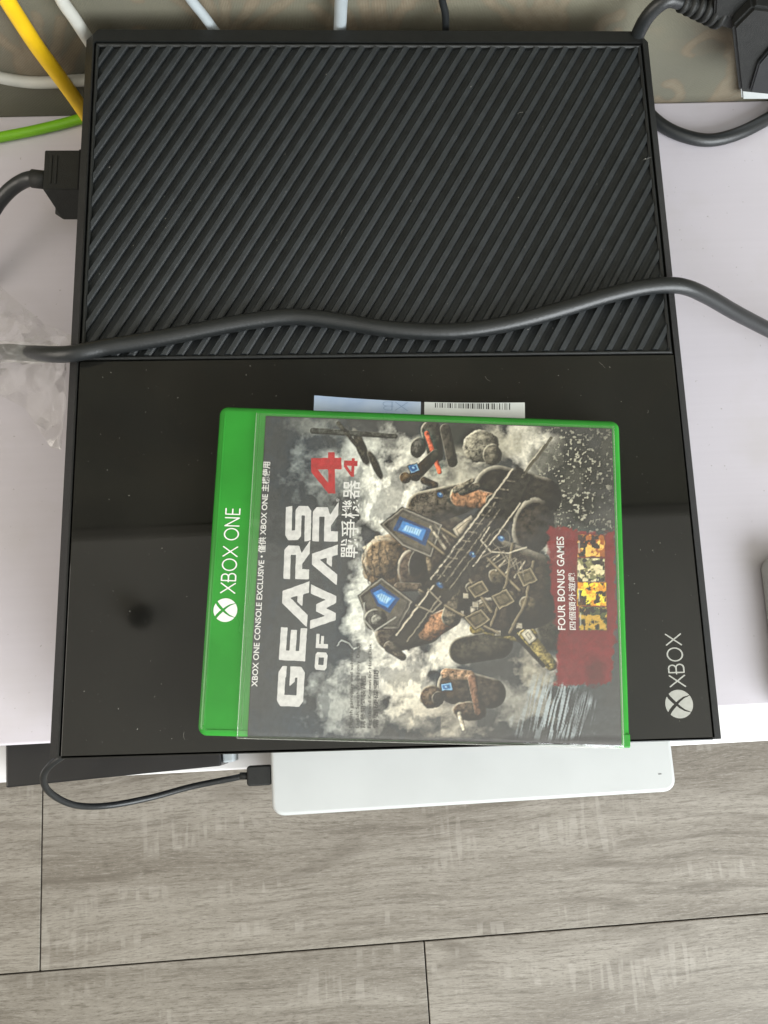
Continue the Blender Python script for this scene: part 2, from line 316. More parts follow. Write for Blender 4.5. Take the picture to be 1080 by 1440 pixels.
def wood_mat():
    m = bpy.data.materials.new('grey_oak_laminate'); m.use_nodes = True; nt = m.node_tree; N = nt.nodes; L = nt.links; p = N['Principled BSDF']
    p.inputs['Roughness'].default_value = 0.48; p.inputs['Specular IOR Level'].default_value = 0.4
    tc = N.new('ShaderNodeTexCoord'); oi = N.new('ShaderNodeObjectInfo')
    off = N.new('ShaderNodeVectorMath'); off.operation = 'MULTIPLY_ADD'
    cx = N.new('ShaderNodeCombineXYZ'); L.new(oi.outputs['Random'], cx.inputs[0]); L.new(oi.outputs['Random'], cx.inputs[1])
    L.new(cx.outputs[0], off.inputs[0]); off.inputs[1].default_value = (7, 13, 0); L.new(tc.outputs['Object'], off.inputs[2])
    def noise(scale, sc, detail=6, rough=0.6, dist=0.0, src=None):
        mp = N.new('ShaderNodeMapping'); mp.inputs['Scale'].default_value = sc; L.new(src or off.outputs[0], mp.inputs[0])
        n = N.new('ShaderNodeTexNoise'); n.inputs['Scale'].default_value = scale; n.inputs['Detail'].default_value = detail
        n.inputs['Roughness'].default_value = rough; n.inputs['Distortion'].default_value = dist; L.new(mp.outputs[0], n.inputs['Vector']); return n.outputs['Fac']
    def ramp(src, a, b, ca=0.0, cb=1.0):
        r = N.new('ShaderNodeMapRange'); r.inputs[1].default_value = a; r.inputs[2].default_value = b; r.inputs[3].default_value = ca; r.inputs[4].default_value = cb
        r.interpolation_type = 'SMOOTHSTEP'; L.new(src, r.inputs[0]); return r.outputs[0]
    def mix(a, b, f, mode='MIX'):
        x = N.new('ShaderNodeMix'); x.data_type = 'RGBA'; x.blend_type = mode
        for s, v in (('A', a), ('B', b)):
            if isinstance(v, tuple): x.inputs[s].default_value = (*v, 1)
            else: L.new(v, x.inputs[s])
        if isinstance(f, float): x.inputs['Factor'].default_value = f
        else: L.new(f, x.inputs['Factor'])
        return x.outputs['Result']
    def mul(a, b):
        x = N.new('ShaderNodeMath'); x.operation = 'MULTIPLY'; L.new(a, x.inputs[0])
        if isinstance(b, float): x.inputs[1].default_value = b
        else: L.new(b, x.inputs[1])
        return x.outputs[0]
    warp = N.new('ShaderNodeVectorMath'); warp.operation = 'MULTIPLY_ADD'
    wn = N.new('ShaderNodeTexNoise'); wn.inputs['Scale'].default_value = 5; wn.inputs['Detail'].default_value = 2
    wm = N.new('ShaderNodeMapping'); wm.inputs['Scale'].default_value = (0.7, 1.6, 1); L.new(off.outputs[0], wm.inputs[0]); L.new(wm.outputs[0], wn.inputs['Vector'])
    L.new(wn.outputs['Color'], warp.inputs[0]); warp.inputs[1].default_value = (0.0, 0.035, 0); L.new(off.outputs[0], warp.inputs[2]); W_ = warp.outputs[0]
    broad = noise(6.0, (0.4, 4, 1), 4, 0.5, 0.3, W_)
    mid = noise(16, (0.35, 6.5, 1), 5, 0.6, 0.2, W_)
    fine = noise(80, (0.42, 5, 1), 7, 0.72, 0.1, W_)
    hair = noise(250, (0.55, 3.6, 1), 4, 0.75, 0.1, W_)
    c = mix((0.215, 0.190, 0.153), (0.330, 0.302, 0.253), ramp(broad, 0.36, 0.64))
    c = mix(c, (0.150, 0.130, 0.102), mul(ramp(mid, 0.53, 0.68), 0.55))
    c = mix(c, (0.40, 0.37, 0.32), mul(ramp(mid, 0.45, 0.32), 0.35))
    c = mix(c, (0.135, 0.115, 0.088), mul(ramp(fine, 0.51, 0.62), 0.58))
    c = mix(c, (0.45, 0.42, 0.365), mul(ramp(fine, 0.46, 0.32), 0.40))
    c = mix(c, (0.10, 0.085, 0.064), mul(ramp(hair, 0.53, 0.64), 0.55))
    c = mix(c, (0.46, 0.43, 0.375), mul(ramp(hair, 0.46, 0.34), 0.42))
    ring = N.new('ShaderNodeMath'); ring.operation = 'SINE'; rm = N.new('ShaderNodeMath'); rm.operation = 'MULTIPLY'; rm.inputs[1].default_value = 62
    L.new(noise(3.2, (0.42, 3.0, 1), 1, 0.4, 0.0, W_), rm.inputs[0]); L.new(rm.outputs[0], ring.inputs[0])
    c = mix(c, (0.125, 0.105, 0.080), mul(mul(ramp(ring.outputs[0], 0.55, 1.0), ramp(noise(9, (.8, 2, 1), 3), .42, .62)), 0.45))
    # short, faint saw marks across the grain, only inside some bands
    saw = noise(150, (1.0, 0.10, 1), 1, 0.5); patch = noise(11, (0.7, 2.6, 1), 3, 0.5); brk = noise(40, (1, 1, 1), 2, 0.5)
    c = mix(c, (0.52, 0.49, 0.43), mul(mul(mul(ramp(saw, 0.50, 0.60), ramp(patch, 0.52, 0.62)), ramp(brk, .34, .5)), 0.26))
    tone = N.new('ShaderNodeMapRange'); tone.inputs[3].default_value = 0.72; tone.inputs[4].default_value = 0.86; L.new(oi.outputs['Random'], tone.inputs[0])
    hsv = N.new('ShaderNodeHueSaturation'); hsv.inputs['Saturation'].default_value = 0.98; L.new(tone.outputs[0], hsv.inputs['Value']); L.new(c, hsv.inputs['Color'])
    L.new(hsv.outputs[0], p.inputs['Base Color'])
    b = N.new('ShaderNodeBump'); b.inputs['Strength'].default_value = 0.25; b.inputs['Distance'].default_value = 0.0008; L.new(fine, b.inputs['Height']); L.new(b.outputs[0], p.inputs['Normal'])
    return m
M['wood'] = wood_mat()

# ------------------------------------------------------------------ the room: wall, ceiling, floor
RZ = math.radians(1.37)
FLOOR = -0.42
def wall_material():
    m = attr_mat('printed_wallpaper', 0.75, 0.25); nt = m.node_tree; N = nt.nodes; L = nt.links; p = N['Principled BSDF']; a = [n for n in N if n.type == 'ATTRIBUTE'][0]
    tc = N.new('ShaderNodeTexCoord'); wv = N.new('ShaderNodeTexWave'); wv.bands_direction = 'X'; wv.inputs['Scale'].default_value = 420; wv.inputs['Distortion'].default_value = 2.0; wv.inputs['Detail'].default_value = 2
    mp = N.new('ShaderNodeMapping'); mp.inputs['Scale'].default_value = (1, 1, 0.06); L.new(tc.outputs['Object'], mp.inputs[0]); L.new(mp.outputs[0], wv.inputs['Vector'])
    mx = N.new('ShaderNodeMix'); mx.data_type = 'RGBA'; mx.blend_type = 'MULTIPLY'; mx.inputs['Factor'].default_value = 0.35
    cr = N.new('ShaderNodeValToRGB'); cr.color_ramp.elements[0].color = (0.86, 0.86, 0.84, 1); cr.color_ramp.elements[1].color = (1.04, 1.04, 1.0, 1); L.new(wv.outputs['Fac'], cr.inputs[0])
    L.new(a.outputs['Color'], mx.inputs['A']); L.new(cr.outputs[0], mx.inputs['B']); L.new(mx.outputs['Result'], p.inputs['Base Color'])
    n = N.new('ShaderNodeTexNoise'); n.inputs['Scale'].default_value = 700; L.new(tc.outputs['Object'], n.inputs['Vector'])
    b = N.new('ShaderNodeBump'); b.inputs['Strength'].default_value = 0.4; b.inputs['Distance'].default_value = 0.0006
    ad = N.new('ShaderNodeMath'); ad.operation = 'ADD'; L.new(n.outputs['Fac'], ad.inputs[0]); L.new(wv.outputs['Fac'], ad.inputs[1]); L.new(ad.outputs[0], b.inputs['Height']); L.new(b.outputs[0], p.inputs['Normal'])
    return m
def swirl(cx, cz, r, a0, turns, n=22, sgn=1):
    return [(cx + r * (1 - 0.72 * i / n) * math.cos(a0 + sgn * turns * 2 * math.pi * i / n), cz + r * (1 - 0.72 * i / n) * math.sin(a0 + sgn * turns * 2 * math.pi * i / n)) for i in range(n + 1)]
def build_wall():
    xs = np.unique(np.concatenate([np.linspace(-1.6, -0.2, 15), np.arange(-0.2, 0.56, 0.0012), np.linspace(0.56, 1.9, 14)]))
    zs = np.unique(np.concatenate([np.linspace(FLOOR, -0.01, 5), np.arange(-0.01, 0.13, 0.0012), np.linspace(0.13, 1.3, 12)]))
    X, Z = np.meshgrid(xs, zs, indexing='ij')
    wx = X + (fbm(X * 60, Z * 60, 3) - 0.5) * 0.008; wz = Z + (fbm(X * 60 + 50, Z * 60, 3) - 0.5) * 0.008
    n1 = fbm(X * 9, Z * 9, 4)[..., None]
    base = np.array([0.140, 0.134, 0.102]) * (0.9 + 0.3 * n1) + np.array([0.03, 0.02, -0.004]) * (n1 - 0.5)
    def stroke(paths, w0, w1):
        d = np.full(X.shape, 1e9)
        for P in paths:
            n = len(P) - 1
            for i in range(n):
                ax, az = P[i]; bx, bz = P[i + 1]; ex, ez = bx - ax, bz - az; t = np.clip(((wx - ax) * ex + (wz - az) * ez) / (ex * ex + ez * ez + 1e-12), 0, 1)
                ww = w0 + (w1 - w0) * (i / n); d = np.minimum(d, np.hypot(wx - ax - ex * t, wz - az - ez * t) - ww)
        return d
    tan = np.array([0.29, 0.235, 0.165]); rose = np.array([0.27, 0.185, 0.12]); line = np.array([0.16, 0.115, 0.075])
    col = base.copy()
    def leaf(cx, cz, s, flip=1):
        P = [swirl(cx - flip * 0.022 * s, cz + 0.040 * s, 0.017 * s, math.radians(0 if flip > 0 else 180), 0.62, sgn=flip),
             [(cx, cz), (cx + flip * 0.004 * s, cz + 0.02 * s), (cx - flip * 0.004 * s, cz + 0.042 * s)],
             [(cx + flip * 0.002 * s, cz), (cx + flip * 0.016 * s, cz + 0.022 * s), (cx + flip * 0.024 * s, cz + 0.055 * s)],
             [(cx + flip * 0.004 * s, cz - .002), (cx + flip * 0.030 * s, cz + 0.012 * s), (cx + flip * 0.052 * s, cz + 0.040 * s)],
             [(cx + flip * 0.001 * s, cz), (cx + flip * 0.010 * s, cz + 0.024 * s), (cx + flip * 0.012 * s, cz + 0.060 * s)],
             [(cx + flip * 0.003 * s, cz), (cx + flip * 0.024 * s, cz + 0.018 * s), (cx + flip * 0.040 * s, cz + 0.052 * s)],
             swirl(cx - flip * 0.03 * s, cz + 0.004 * s, 0.011 * s, math.radians(90), 0.7, sgn=-flip)]
        return P
    groups = [leaf(0.338, 0.002, 1.0), leaf(0.235, 0.055, 0.9, -1), leaf(0.05, 0.05, 0.9), leaf(-0.045, 0.03, 0.8), leaf(0.15, 0.045, 0.8, -1), leaf(0.455, 0.01, 1.0, -1)]
    for g in groups:
        d = stroke(g, 0.0034, 0.0014); f = np.clip(0.5 - d / 0.0016, 0, 1)[..., None]
        edge = np.maximum(np.exp(-((d) / 0.0007) ** 2), 0.7 * np.exp(-((d + 0.0017) / 0.0005) ** 2))[..., None]
        tex = 0.82 + 0.36 * fbm(X * 220, Z * 220, 3)[..., None]
        col = col * (1 - f * 0.46) + (tan * 0.85 * tex) * f * 0.46; col = col * (1 - edge * 0.42) + line * edge * 0.42
    blob = np.clip((fbm(X * 26 + 5, Z * 34, 4) - 0.50) / 0.07, 0, 1)[..., None]; col = col * (1 - blob * 0.10) + rose * (0.8 + 0.4 * n1) * blob * 0.10
    nx, nz = X.shape; verts = np.stack([X.ravel(), np.zeros(X.size), Z.ravel()], 1)
    I = np.arange(nx * nz).reshape(nx, nz)
    faces = np.stack([I[:-1, :-1].ravel(), I[1:, :-1].ravel(), I[1:, 1:].ravel(), I[:-1, 1:].ravel()], 1)
    return grid_obj('wall', verts, faces, col.reshape(-1, 3), wall_material())
def grid_obj(name, verts, faces, col, m, parent=None):
    me = bpy.data.meshes.new(name); me.vertices.add(len(verts)); me.vertices.foreach_set('co', verts.astype(np.float32).ravel())
    me.loops.add(faces.size); me.loops.foreach_set('vertex_index', faces.astype(np.int32).ravel())
    me.polygons.add(len(faces)); me.polygons.foreach_set('loop_start', (np.arange(len(faces)) * 4).astype(np.int32))
    me.update(calc_edges=True); me.validate()
    a = me.color_attributes.new('paint', 'FLOAT_COLOR', 'POINT'); a.data.foreach_set('color', np.concatenate([np.clip(col, 0, 1), np.ones((len(col), 1))], 1).astype(np.float32).ravel())
    return link(name, me, m, parent)
wall = build_wall(); wall.location = (0, 0.3506, 0); wall.rotation_euler = (0, 0, RZ); tag(wall, kind='structure')
CEIL = 1.25
c_ = box('ceiling', -1.6, 1.9, -1.7, 0.0, CEIL, CEIL + 0.03, M['ceiling'], loc=(0, 0.3506, 0), rot=(0, 0, RZ)); tag(c_, kind='structure')
mo = box('wall_moulding', -1.6, 1.9, -0.02, -0.001, CEIL - 0.022, CEIL - 0.002, M['moulding'], bevel=0.004, loc=(0, 0.3506, 0), rot=(0, 0, RZ)); tag(mo, kind='structure')
dl = thing('ceiling_light', 'small dark round ceiling fitting mirrored in the glossy black console panel', 'ceiling light', (-0.222, 0.193, CEIL))
link('light_housing', tube_mesh([(0, 0, 0), (0, 0, -0.02)], 0.018, 32, smooth_pts=False), M['plug'], dl)
link('light_trim', tube_mesh([(0, 0, 0), (0, 0, -0.006)], 0.021, 32, smooth_pts=False), M['moulding'], dl)

subfloor = box('floor', -1.6, 1.9, -1.9, 0.37, FLOOR - 0.03, FLOOR - 0.008, M['gap']); tag(subfloor, kind='structure')
FR = math.radians(2.2)
plank_group = []
S0 = Vector((0.0, -0.1870))                       # a point on the long seam between the two visible rows
PW = 0.19; G = 0.0011
def plank(row, xa, xb):
    bm = box_bm(xa + G / 2, xb - G / 2, row * PW + G / 2, (row + 1) * PW - G / 2, -0.008, 0.0, 0.0007, 2)
    o = link('plank', bm_mesh(bm), M['wood'], subfloor); o.location = (S0.x, S0.y, FLOOR); o.rotation_euler = (0, 0, FR)
ends = {0: -0.153, -1: 0.1835, -2: -0.42, 1: 0.4, 2: -0.1, -3: 0.02, -4: 0.38, -5: -.3}
for row in range(-5, 2):
    e = ends[row] - 1.2
    for k in range(3):
        xa, xb = e + k * 1.2, e + (k + 1) * 1.2
        if xb > -1.5 and xa < 1.8: plank(row, max(xa, -1.5), min(xb, 1.8))

# ------------------------------------------------------------------ the stand
stand = thing('tv_stand', 'pale lilac white laminate stand carrying the black console', 'tv stand', (0, 0.0057, 0), RZ)
box('tabletop', -0.62, 0.86, 0.0, 0.3447, -0.022, 0.0, M['table'], stand, 0.0012, 3)
box('shelf', -0.60, 0.84, -0.0232, 0.34, -0.168, -0.150, M['shelf'], stand, 0.0012, 3)
box('side_panel', -0.62, -0.602, 0.004, 0.34, FLOOR, -0.0225, M['table'], stand, 0.001, 2)
box('side_panel', 0.842, 0.86, 0.004, 0.34, FLOOR, -0.0225, M['table'], stand, 0.001, 2)
box('back_panel', -0.60, 0.84, 0.332, 0.3405, FLOOR, -0.169, M['table'], stand, 0.001, 2)
box('drawer_front', -0.60, 0.118, 0.002, 0.018, FLOOR + 0.04, -0.1685, M['table'], stand, 0.001, 2)
box('drawer_front', 0.122, 0.84, 0.002, 0.018, FLOOR + 0.04, -0.1685, M['table'], stand, 0.001, 2)

# ------------------------------------------------------------------ logos and lettering
def arc(cx, cy, r, a0, a1, n=10, ry=None):
    ry = ry or r
    return [(cx + r * math.cos(math.radians(a0 + (a1 - a0) * i / n)), cy + ry * math.sin(math.radians(a0 + (a1 - a0) * i / n))) for i in range(n + 1)]
def segs(*paths):
    return [(p[i], p[i + 1]) for p in paths for i in range(len(p) - 1)]
THIN = {   # unit cap height, (advance, strokes)
    'X': (0.92, segs([(0, 0), (.84, 1)], [(0, 1), (.84, 0)])),
    'B': (0.80, segs([(0.03, 0), (0.03, 1)], [(-.07, .51), (.40, .51)], [(0.03, 1), (.36, 1)] + arc(.36, .76, .24, 90, -90, 8), [(0.03, 0), (.40, 0)] + arc(.40, .255, .255, -90, 90, 8)[1:])),
    'O': (1.12, segs(arc(.50, .5, .50, 0, 360, 28))),
    'N': (0.92, segs([(0, 0), (0, 1), (.72, 0), (.72, 1)])),
    'E': (0.66, segs([(.5, 0), (0, 0), (0, 1), (.5, 1)], [(0, .51), (.46, .51)])),
    ' ': (0.30, [])}
def thin_text(s, h, wgt=0.10):
    sg = []; x = 0
    for ch in s:
        a, st = THIN[ch]; sg += [((p[0] + x, p[1]), (q[0] + x, q[1])) for p, q in st]; x += a + 0.12
    W = x * h; f = lambda X, Y: strokes(X / h, Y / h, sg, wgt, 'round')
    return field_mesh(f, -0.15 * h, W, -0.12 * h, 1.12 * h, int(W / h * 42)), W
def emblem_mesh(R):
    def f(X, Y):
        x = X / R; y = Y / R; ax = np.abs(x); d = 1 - np.hypot(x, y)
        path = [(0.70, 0.80), (0.46, 0.66), (0.20, 0.42), (0.0, 0.20)]; low = [(0.0, 0.20), (0.22, -0.04), (0.44, -0.36), (0.60, -0.82)]
        g = np.full(X.shape, 1e9)
        for P, ws in ((path, (0.10, 0.12, 0.12, 0.10)), (low, (0.10, 0.085, 0.06, 0.02))):
            for i in range(3):
                s, t, L = seg_d(ax, y, P[i], P[i + 1]); q = np.clip(s, 0, L) - s
                ww = ws[i] + (ws[i + 1] - ws[i]) * np.clip(s / L, 0, 1); g = np.minimum(g, np.sqrt(t * t + q * q) - ww)
        return np.minimum(d, g)
    return field_mesh(f, -1.02 * R, 1.02 * R, -1.02 * R, 1.02 * R, 90)
def text_mesh(s, size, bold=0.0, shear=0.0, space=1.0):
    c = bpy.data.curves.new('txt', 'FONT'); c.body = s; c.size = 1.0; c.offset = bold; c.shear = shear; c.space_character = space; c.resolution_u = 3
    o = bpy.data.objects.new('txt', c); COL.objects.link(o); bpy.context.view_layer.update()
    me = bpy.data.meshes.new_from_object(o.evaluated_get(bpy.context.evaluated_depsgraph_get())); bpy.data.objects.remove(o); bpy.data.curves.remove(c)
    me.materials.clear(); return me
def fit(me, length, height=None):                 # scale a flat mesh to a box, lower left at 0,0
    n = len(me.vertices); a = np.empty(n * 3); me.vertices.foreach_get('co', a); a = a.reshape(-1, 3)
    mn = a.min(0); mxx = a.max(0); s = length / (mxx[0] - mn[0]); sy = (height / (mxx[1] - mn[1])) if height else s
    a = (a - mn) * np.array([s, sy, 1]); me.vertices.foreach_set('co', a.ravel()); me.update(); return me

# ------------------------------------------------------------------ the console
W, H, ZT = 0.274, 0.3398, 0.079
con = thing('game_console', 'large black console, ribbed vent half behind a glossy half with silver logo', 'game console')
def console_body():
    bm = bmesh.new()
    def ring(x0, x1, y0, y1, z, c):               # clipped rear corners
        return [bm.verts.new(p) for p in ((x0, y0, z), (x1, y0, z), (x1, y1 - c, z), (x1 - c, y1, z), (x0 + c, y1, z), (x0, y1 - c, z))]
    R = [ring(0.006, W - 0.006, 0.004, H - 0.006, 0.004, 0.003), ring(0.002, W - 0.002, 0.001, H - 0.002, 0.010, 0.003), ring(0.001, W - 0.001, 0.0006, H - 0.001, 0.036, 0.003),
         ring(0.003, W - 0.003, 0.0025, H - 0.003, 0.0375, 0.003), ring(0.003, W - 0.003, 0.0025, H - 0.003, 0.0395, 0.003),
         ring(-0.0005, W + 0.0005, 0.0, H, 0.041, 0.0034), ring(-0.0008, W + 0.0008, 0.0, H, 0.0745, 0.0034), ring(0.0036, W - 0.0036, 0.0, H - 0.0010, 0.0790, 0.0026),
         ring(0.0042, W - 0.0036, 0.0008, H - 0.0074, 0.0790, 0.0008), ring(0.0042, W - 0.0036, 0.0008, H - 0.0074, 0.0755, 0.0008)]
    for a, b in zip(R, R[1:]):
        for i in range(6): bm.faces.new((a[i], a[(i + 1) % 6], b[(i + 1) % 6], b[i]))
    bm.faces.new(R[0][::-1]); bm.faces.new(R[-1]); return bm_mesh(bm)
link('casing', console_body(), M['black_matte'], con)
for x in (0.03, W - 0.03):
    for y in (0.04, H - 0.04): link('foot', tube_mesh([(x, y, 0.0), (x, y, 0.0045)], 0.009, 20, smooth_pts=False), M['plug'], con)
VX0, VX1, VY0, VY1 = 0.0048, 0.2697, 0.1697, 0.3318          # vent panel outline
IX0, IX1, IY0, IY1 = 0.0066, 0.2680, 0.1714, 0.3300          # area filled with ribs
# frame of the vent half: ring with an inner rebate, over a sunk bed
def ring_mesh(o, i, z1, z0, chamf=0.0006):
    bm = bmesh.new()
    def r(b, z): return [bm.verts.new(p) for p in ((b[0], b[2], z), (b[1], b[2], z), (b[1], b[3], z), (b[0], b[3], z))]
    g = lambda b, d: (b[0] + d, b[1] - d, b[2] + d, b[3] - d)
    rings = [r(o, z0), r(o, z1 - chamf), r(g(o, chamf), z1), r(g(i, -chamf), z1), r(i, z1 - chamf), r(i, z0)]
    for a, b in zip(rings, rings[1:]):
        for k in range(4): bm.faces.new((a[k], a[(k + 1) % 4], b[(k + 1) % 4], b[k]))
    return bm_mesh(bm)
link('vent_frame', ring_mesh((VX0, VX1, VY0, VY1), (IX0, IX1, IY0, IY1), 0.0786, 0.0757), M['frame'], con)
box('vent_bed', IX0 - 0.0003, IX1 + 0.0003, IY0 - 0.0003, IY1 + 0.0003, 0.0757, 0.0762, M['gap'], con)
PX_, SL = 0.00712, math.radians(60)
D = Vector((math.cos(SL), math.sin(SL))); NR = Vector((math.sin(SL), -math.cos(SL)))      # along the rib, and to its right
pitch = PX_ * math.sin(SL)
def clip(poly, a, b, c):                                      # keep a*x+b*y+c >= 0
    out = []
    for i in range(len(poly)):
        p, q = poly[i], poly[(i + 1) % len(poly)]; dp = a * p[0] + b * p[1] + c; dq = a * q[0] + b * q[1] + c
        if dp >= 0: out.append(p)
        if (dp >= 0) != (dq >= 0): t = dp / (dp - dq); out.append((p[0] + (q[0] - p[0]) * t, p[1] + (q[1] - p[1]) * t))
    return out
zb = 0.0764
def rib_mesh(k):
    """saw-tooth rib: a ramp rising to a narrow flat crest, then a steep drop; cut to the vent opening, foot ends bevelled"""
    base = Vector((0.0751 + k * PX_, 0.1714))
    S = [0.04e-3 - (pitch - 2.75e-3), -2.2e-3, -0.60e-3, 0.10e-3, 0.45e-3, 2.15e-3, 2.62e-3, 2.70e-3]
    Zs = [zb + 0.0001, zb + 0.0002, zb + 0.0008, 0.0783, 0.0788, 0.0784, 0.0778, zb]
    bm = bmesh.new(); any_ = False
    for (s0, z0), (s1, z1) in zip(zip(S, Zs), zip(S[1:], Zs[1:])):
        q = [base + NR * s0 - D * 0.4, base + NR * s1 - D * 0.4, base + NR * s1 + D * 0.5, base + NR * s0 + D * 0.5]
        q = [(p.x, p.y) for p in q]
        for c in ((1, 0, -IX0 - 1e-5), (-1, 0, IX1 - 1e-5), (0, 1, -IY0 - 1e-5), (0, -1, IY1 - 1e-5)): q = clip(q, *c) if q else q
        if len(q) < 3: continue
        any_ = True
        zz = lambda p: z0 + (z1 - z0) * (((Vector(p) - base).dot(NR) - s0) / (s1 - s0))
        top = [bm.verts.new((p[0], p[1], zz(p))) for p in q]; bm.faces.new(top)
        bot = [bm.verts.new((p[0], p[1], zb - 0.0001)) for p in q]
        for i in range(len(q)):
            p, r_ = q[i], q[(i + 1) % len(q)]; mx_, my_ = (p[0] + r_[0]) / 2, (p[1] + r_[1]) / 2
            onb = min(mx_ - IX0, IX1 - mx_, my_ - IY0, IY1 - my_) < 4e-5 and (abs(p[0] - r_[0]) < 1e-6 or abs(p[1] - r_[1]) < 1e-6)
            if onb: bm.faces.new((top[i], bot[i], bot[(i + 1) % len(q)], top[(i + 1) % len(q)]))
    if not any_: bm.free(); return None
    bmesh.ops.remove_doubles(bm, verts=bm.verts, dist=2e-6)
    # short sloping foot at the front end
    for v in bm.verts:
        if v.co.y < IY0 + 2e-4 and v.co.z > zb + 0.0015: v.co.y += 0.0004
    return bm_mesh(bm)
for k in range(-24, 30):
    me = rib_mesh(k)
    if me and len(me.vertices) >= 6: link('vent_rib', me, M['rib'], con)
# glossy half
slab('glossy_panel', 0.0048, 0.2698, -0.0003, 0.1689, 0.0757, 0.0790, M['gloss'], con, 0.0006, 0.0004, 2)
# silver sphere emblem and word, reading up the front edge
ec = up(955, 990, ZT); em = link('emblem', emblem_mesh(0.0058), M['silver'], con); em.location = (ec.x, ec.y, ZT + 0.00006); em.rotation_euler = (0, 0, math.pi / 2)
me, w_ = thin_text('XBOX', 0.0078); fit(me, 0.0222, 0.0070)
lt = link('brand_lettering', me, M['silver'], con); p0 = up(964, 966, ZT); lt.location = (p0.x + 0.0003, p0.y, ZT + 0.00006); lt.rotation_euler = (0, 0, math.pi / 2)
# rear sockets hint: recess strip under the overhang on the left side
box('rear_socket_plate', -0.0002, 0.004, 0.05, 0.31, 0.012, 0.035, M['gap'], con, 0.0005)

# ------------------------------------------------------------------ the game case
CA = math.radians(-3.05); ZC0 = ZT + 0.0004; ZC = ZC0 + 0.0136
CW, CH = 0.1704, 0.1354
Cc = Vector((0.1496, 0.0705)); ux = Vector((math.cos(CA), math.sin(CA))); uy = Vector((-math.sin(CA), math.cos(CA)))
O = Cc - ux * CW / 2 - uy * CH / 2
case = thing('game_case', 'bright green game case in clear sleeve lying sideways on the glossy black panel', 'game case', (O.x, O.y, ZC0), CA)
TH = ZC - ZC0
def loc_(u, v):                                    # photo pixel on the case front -> case coordinates
    p = up(u, v, ZC); d = Vector((p.x, p.y)) - O; return (d.dot(ux), d.dot(uy))
slab('back_shell', 0.0005, CW - 0.0005, 0.0005, CH - 0.0005, 0.0, 0.0062, M['case'], case, 0.003, 0.0014, 4)
slab('seam', 0.0014, CW - 0.0014, 0.0014, CH - 0.0014, 0.0060, 0.0074, M['case_dark'], case, 0.002, 0.0002, 1)
slab('front_shell', 0, CW, 0, CH, 0.0072, TH, M['case'], case, 0.0036, 0.0026, 5)
# low moulded rims on the shell
def rim(name, x0, x1, y0, y1, h=0.0004, m='case', b=0.0003): box(name, x0, x1, y0, y1, TH - 0.0006, TH + h, M[m], case, b, 2)
rim('rim', 0.0022, 0.0030, 0.004, CH - 0.004, 0.0002, b=0.0002); rim('rim', CW - 0.0030, CW - 0.0022, 0.004, CH - 0.004, 0.0002, b=0.0002)
rim('rim', 0.0170, 0.0176, 0.0030, CH - 0.0030, 0.0002, b=0.0002)
rim('rim', 0.0035, CW - 0.0040, 0.0018, 0.0026, 0.0002, b=0.0002)
box('corner_clip', CW - 0.0054, CW - 0.0002, -0.0004, 0.0050, 0.003, TH + 0.0003, M['case'], case, 0.0005, 2)
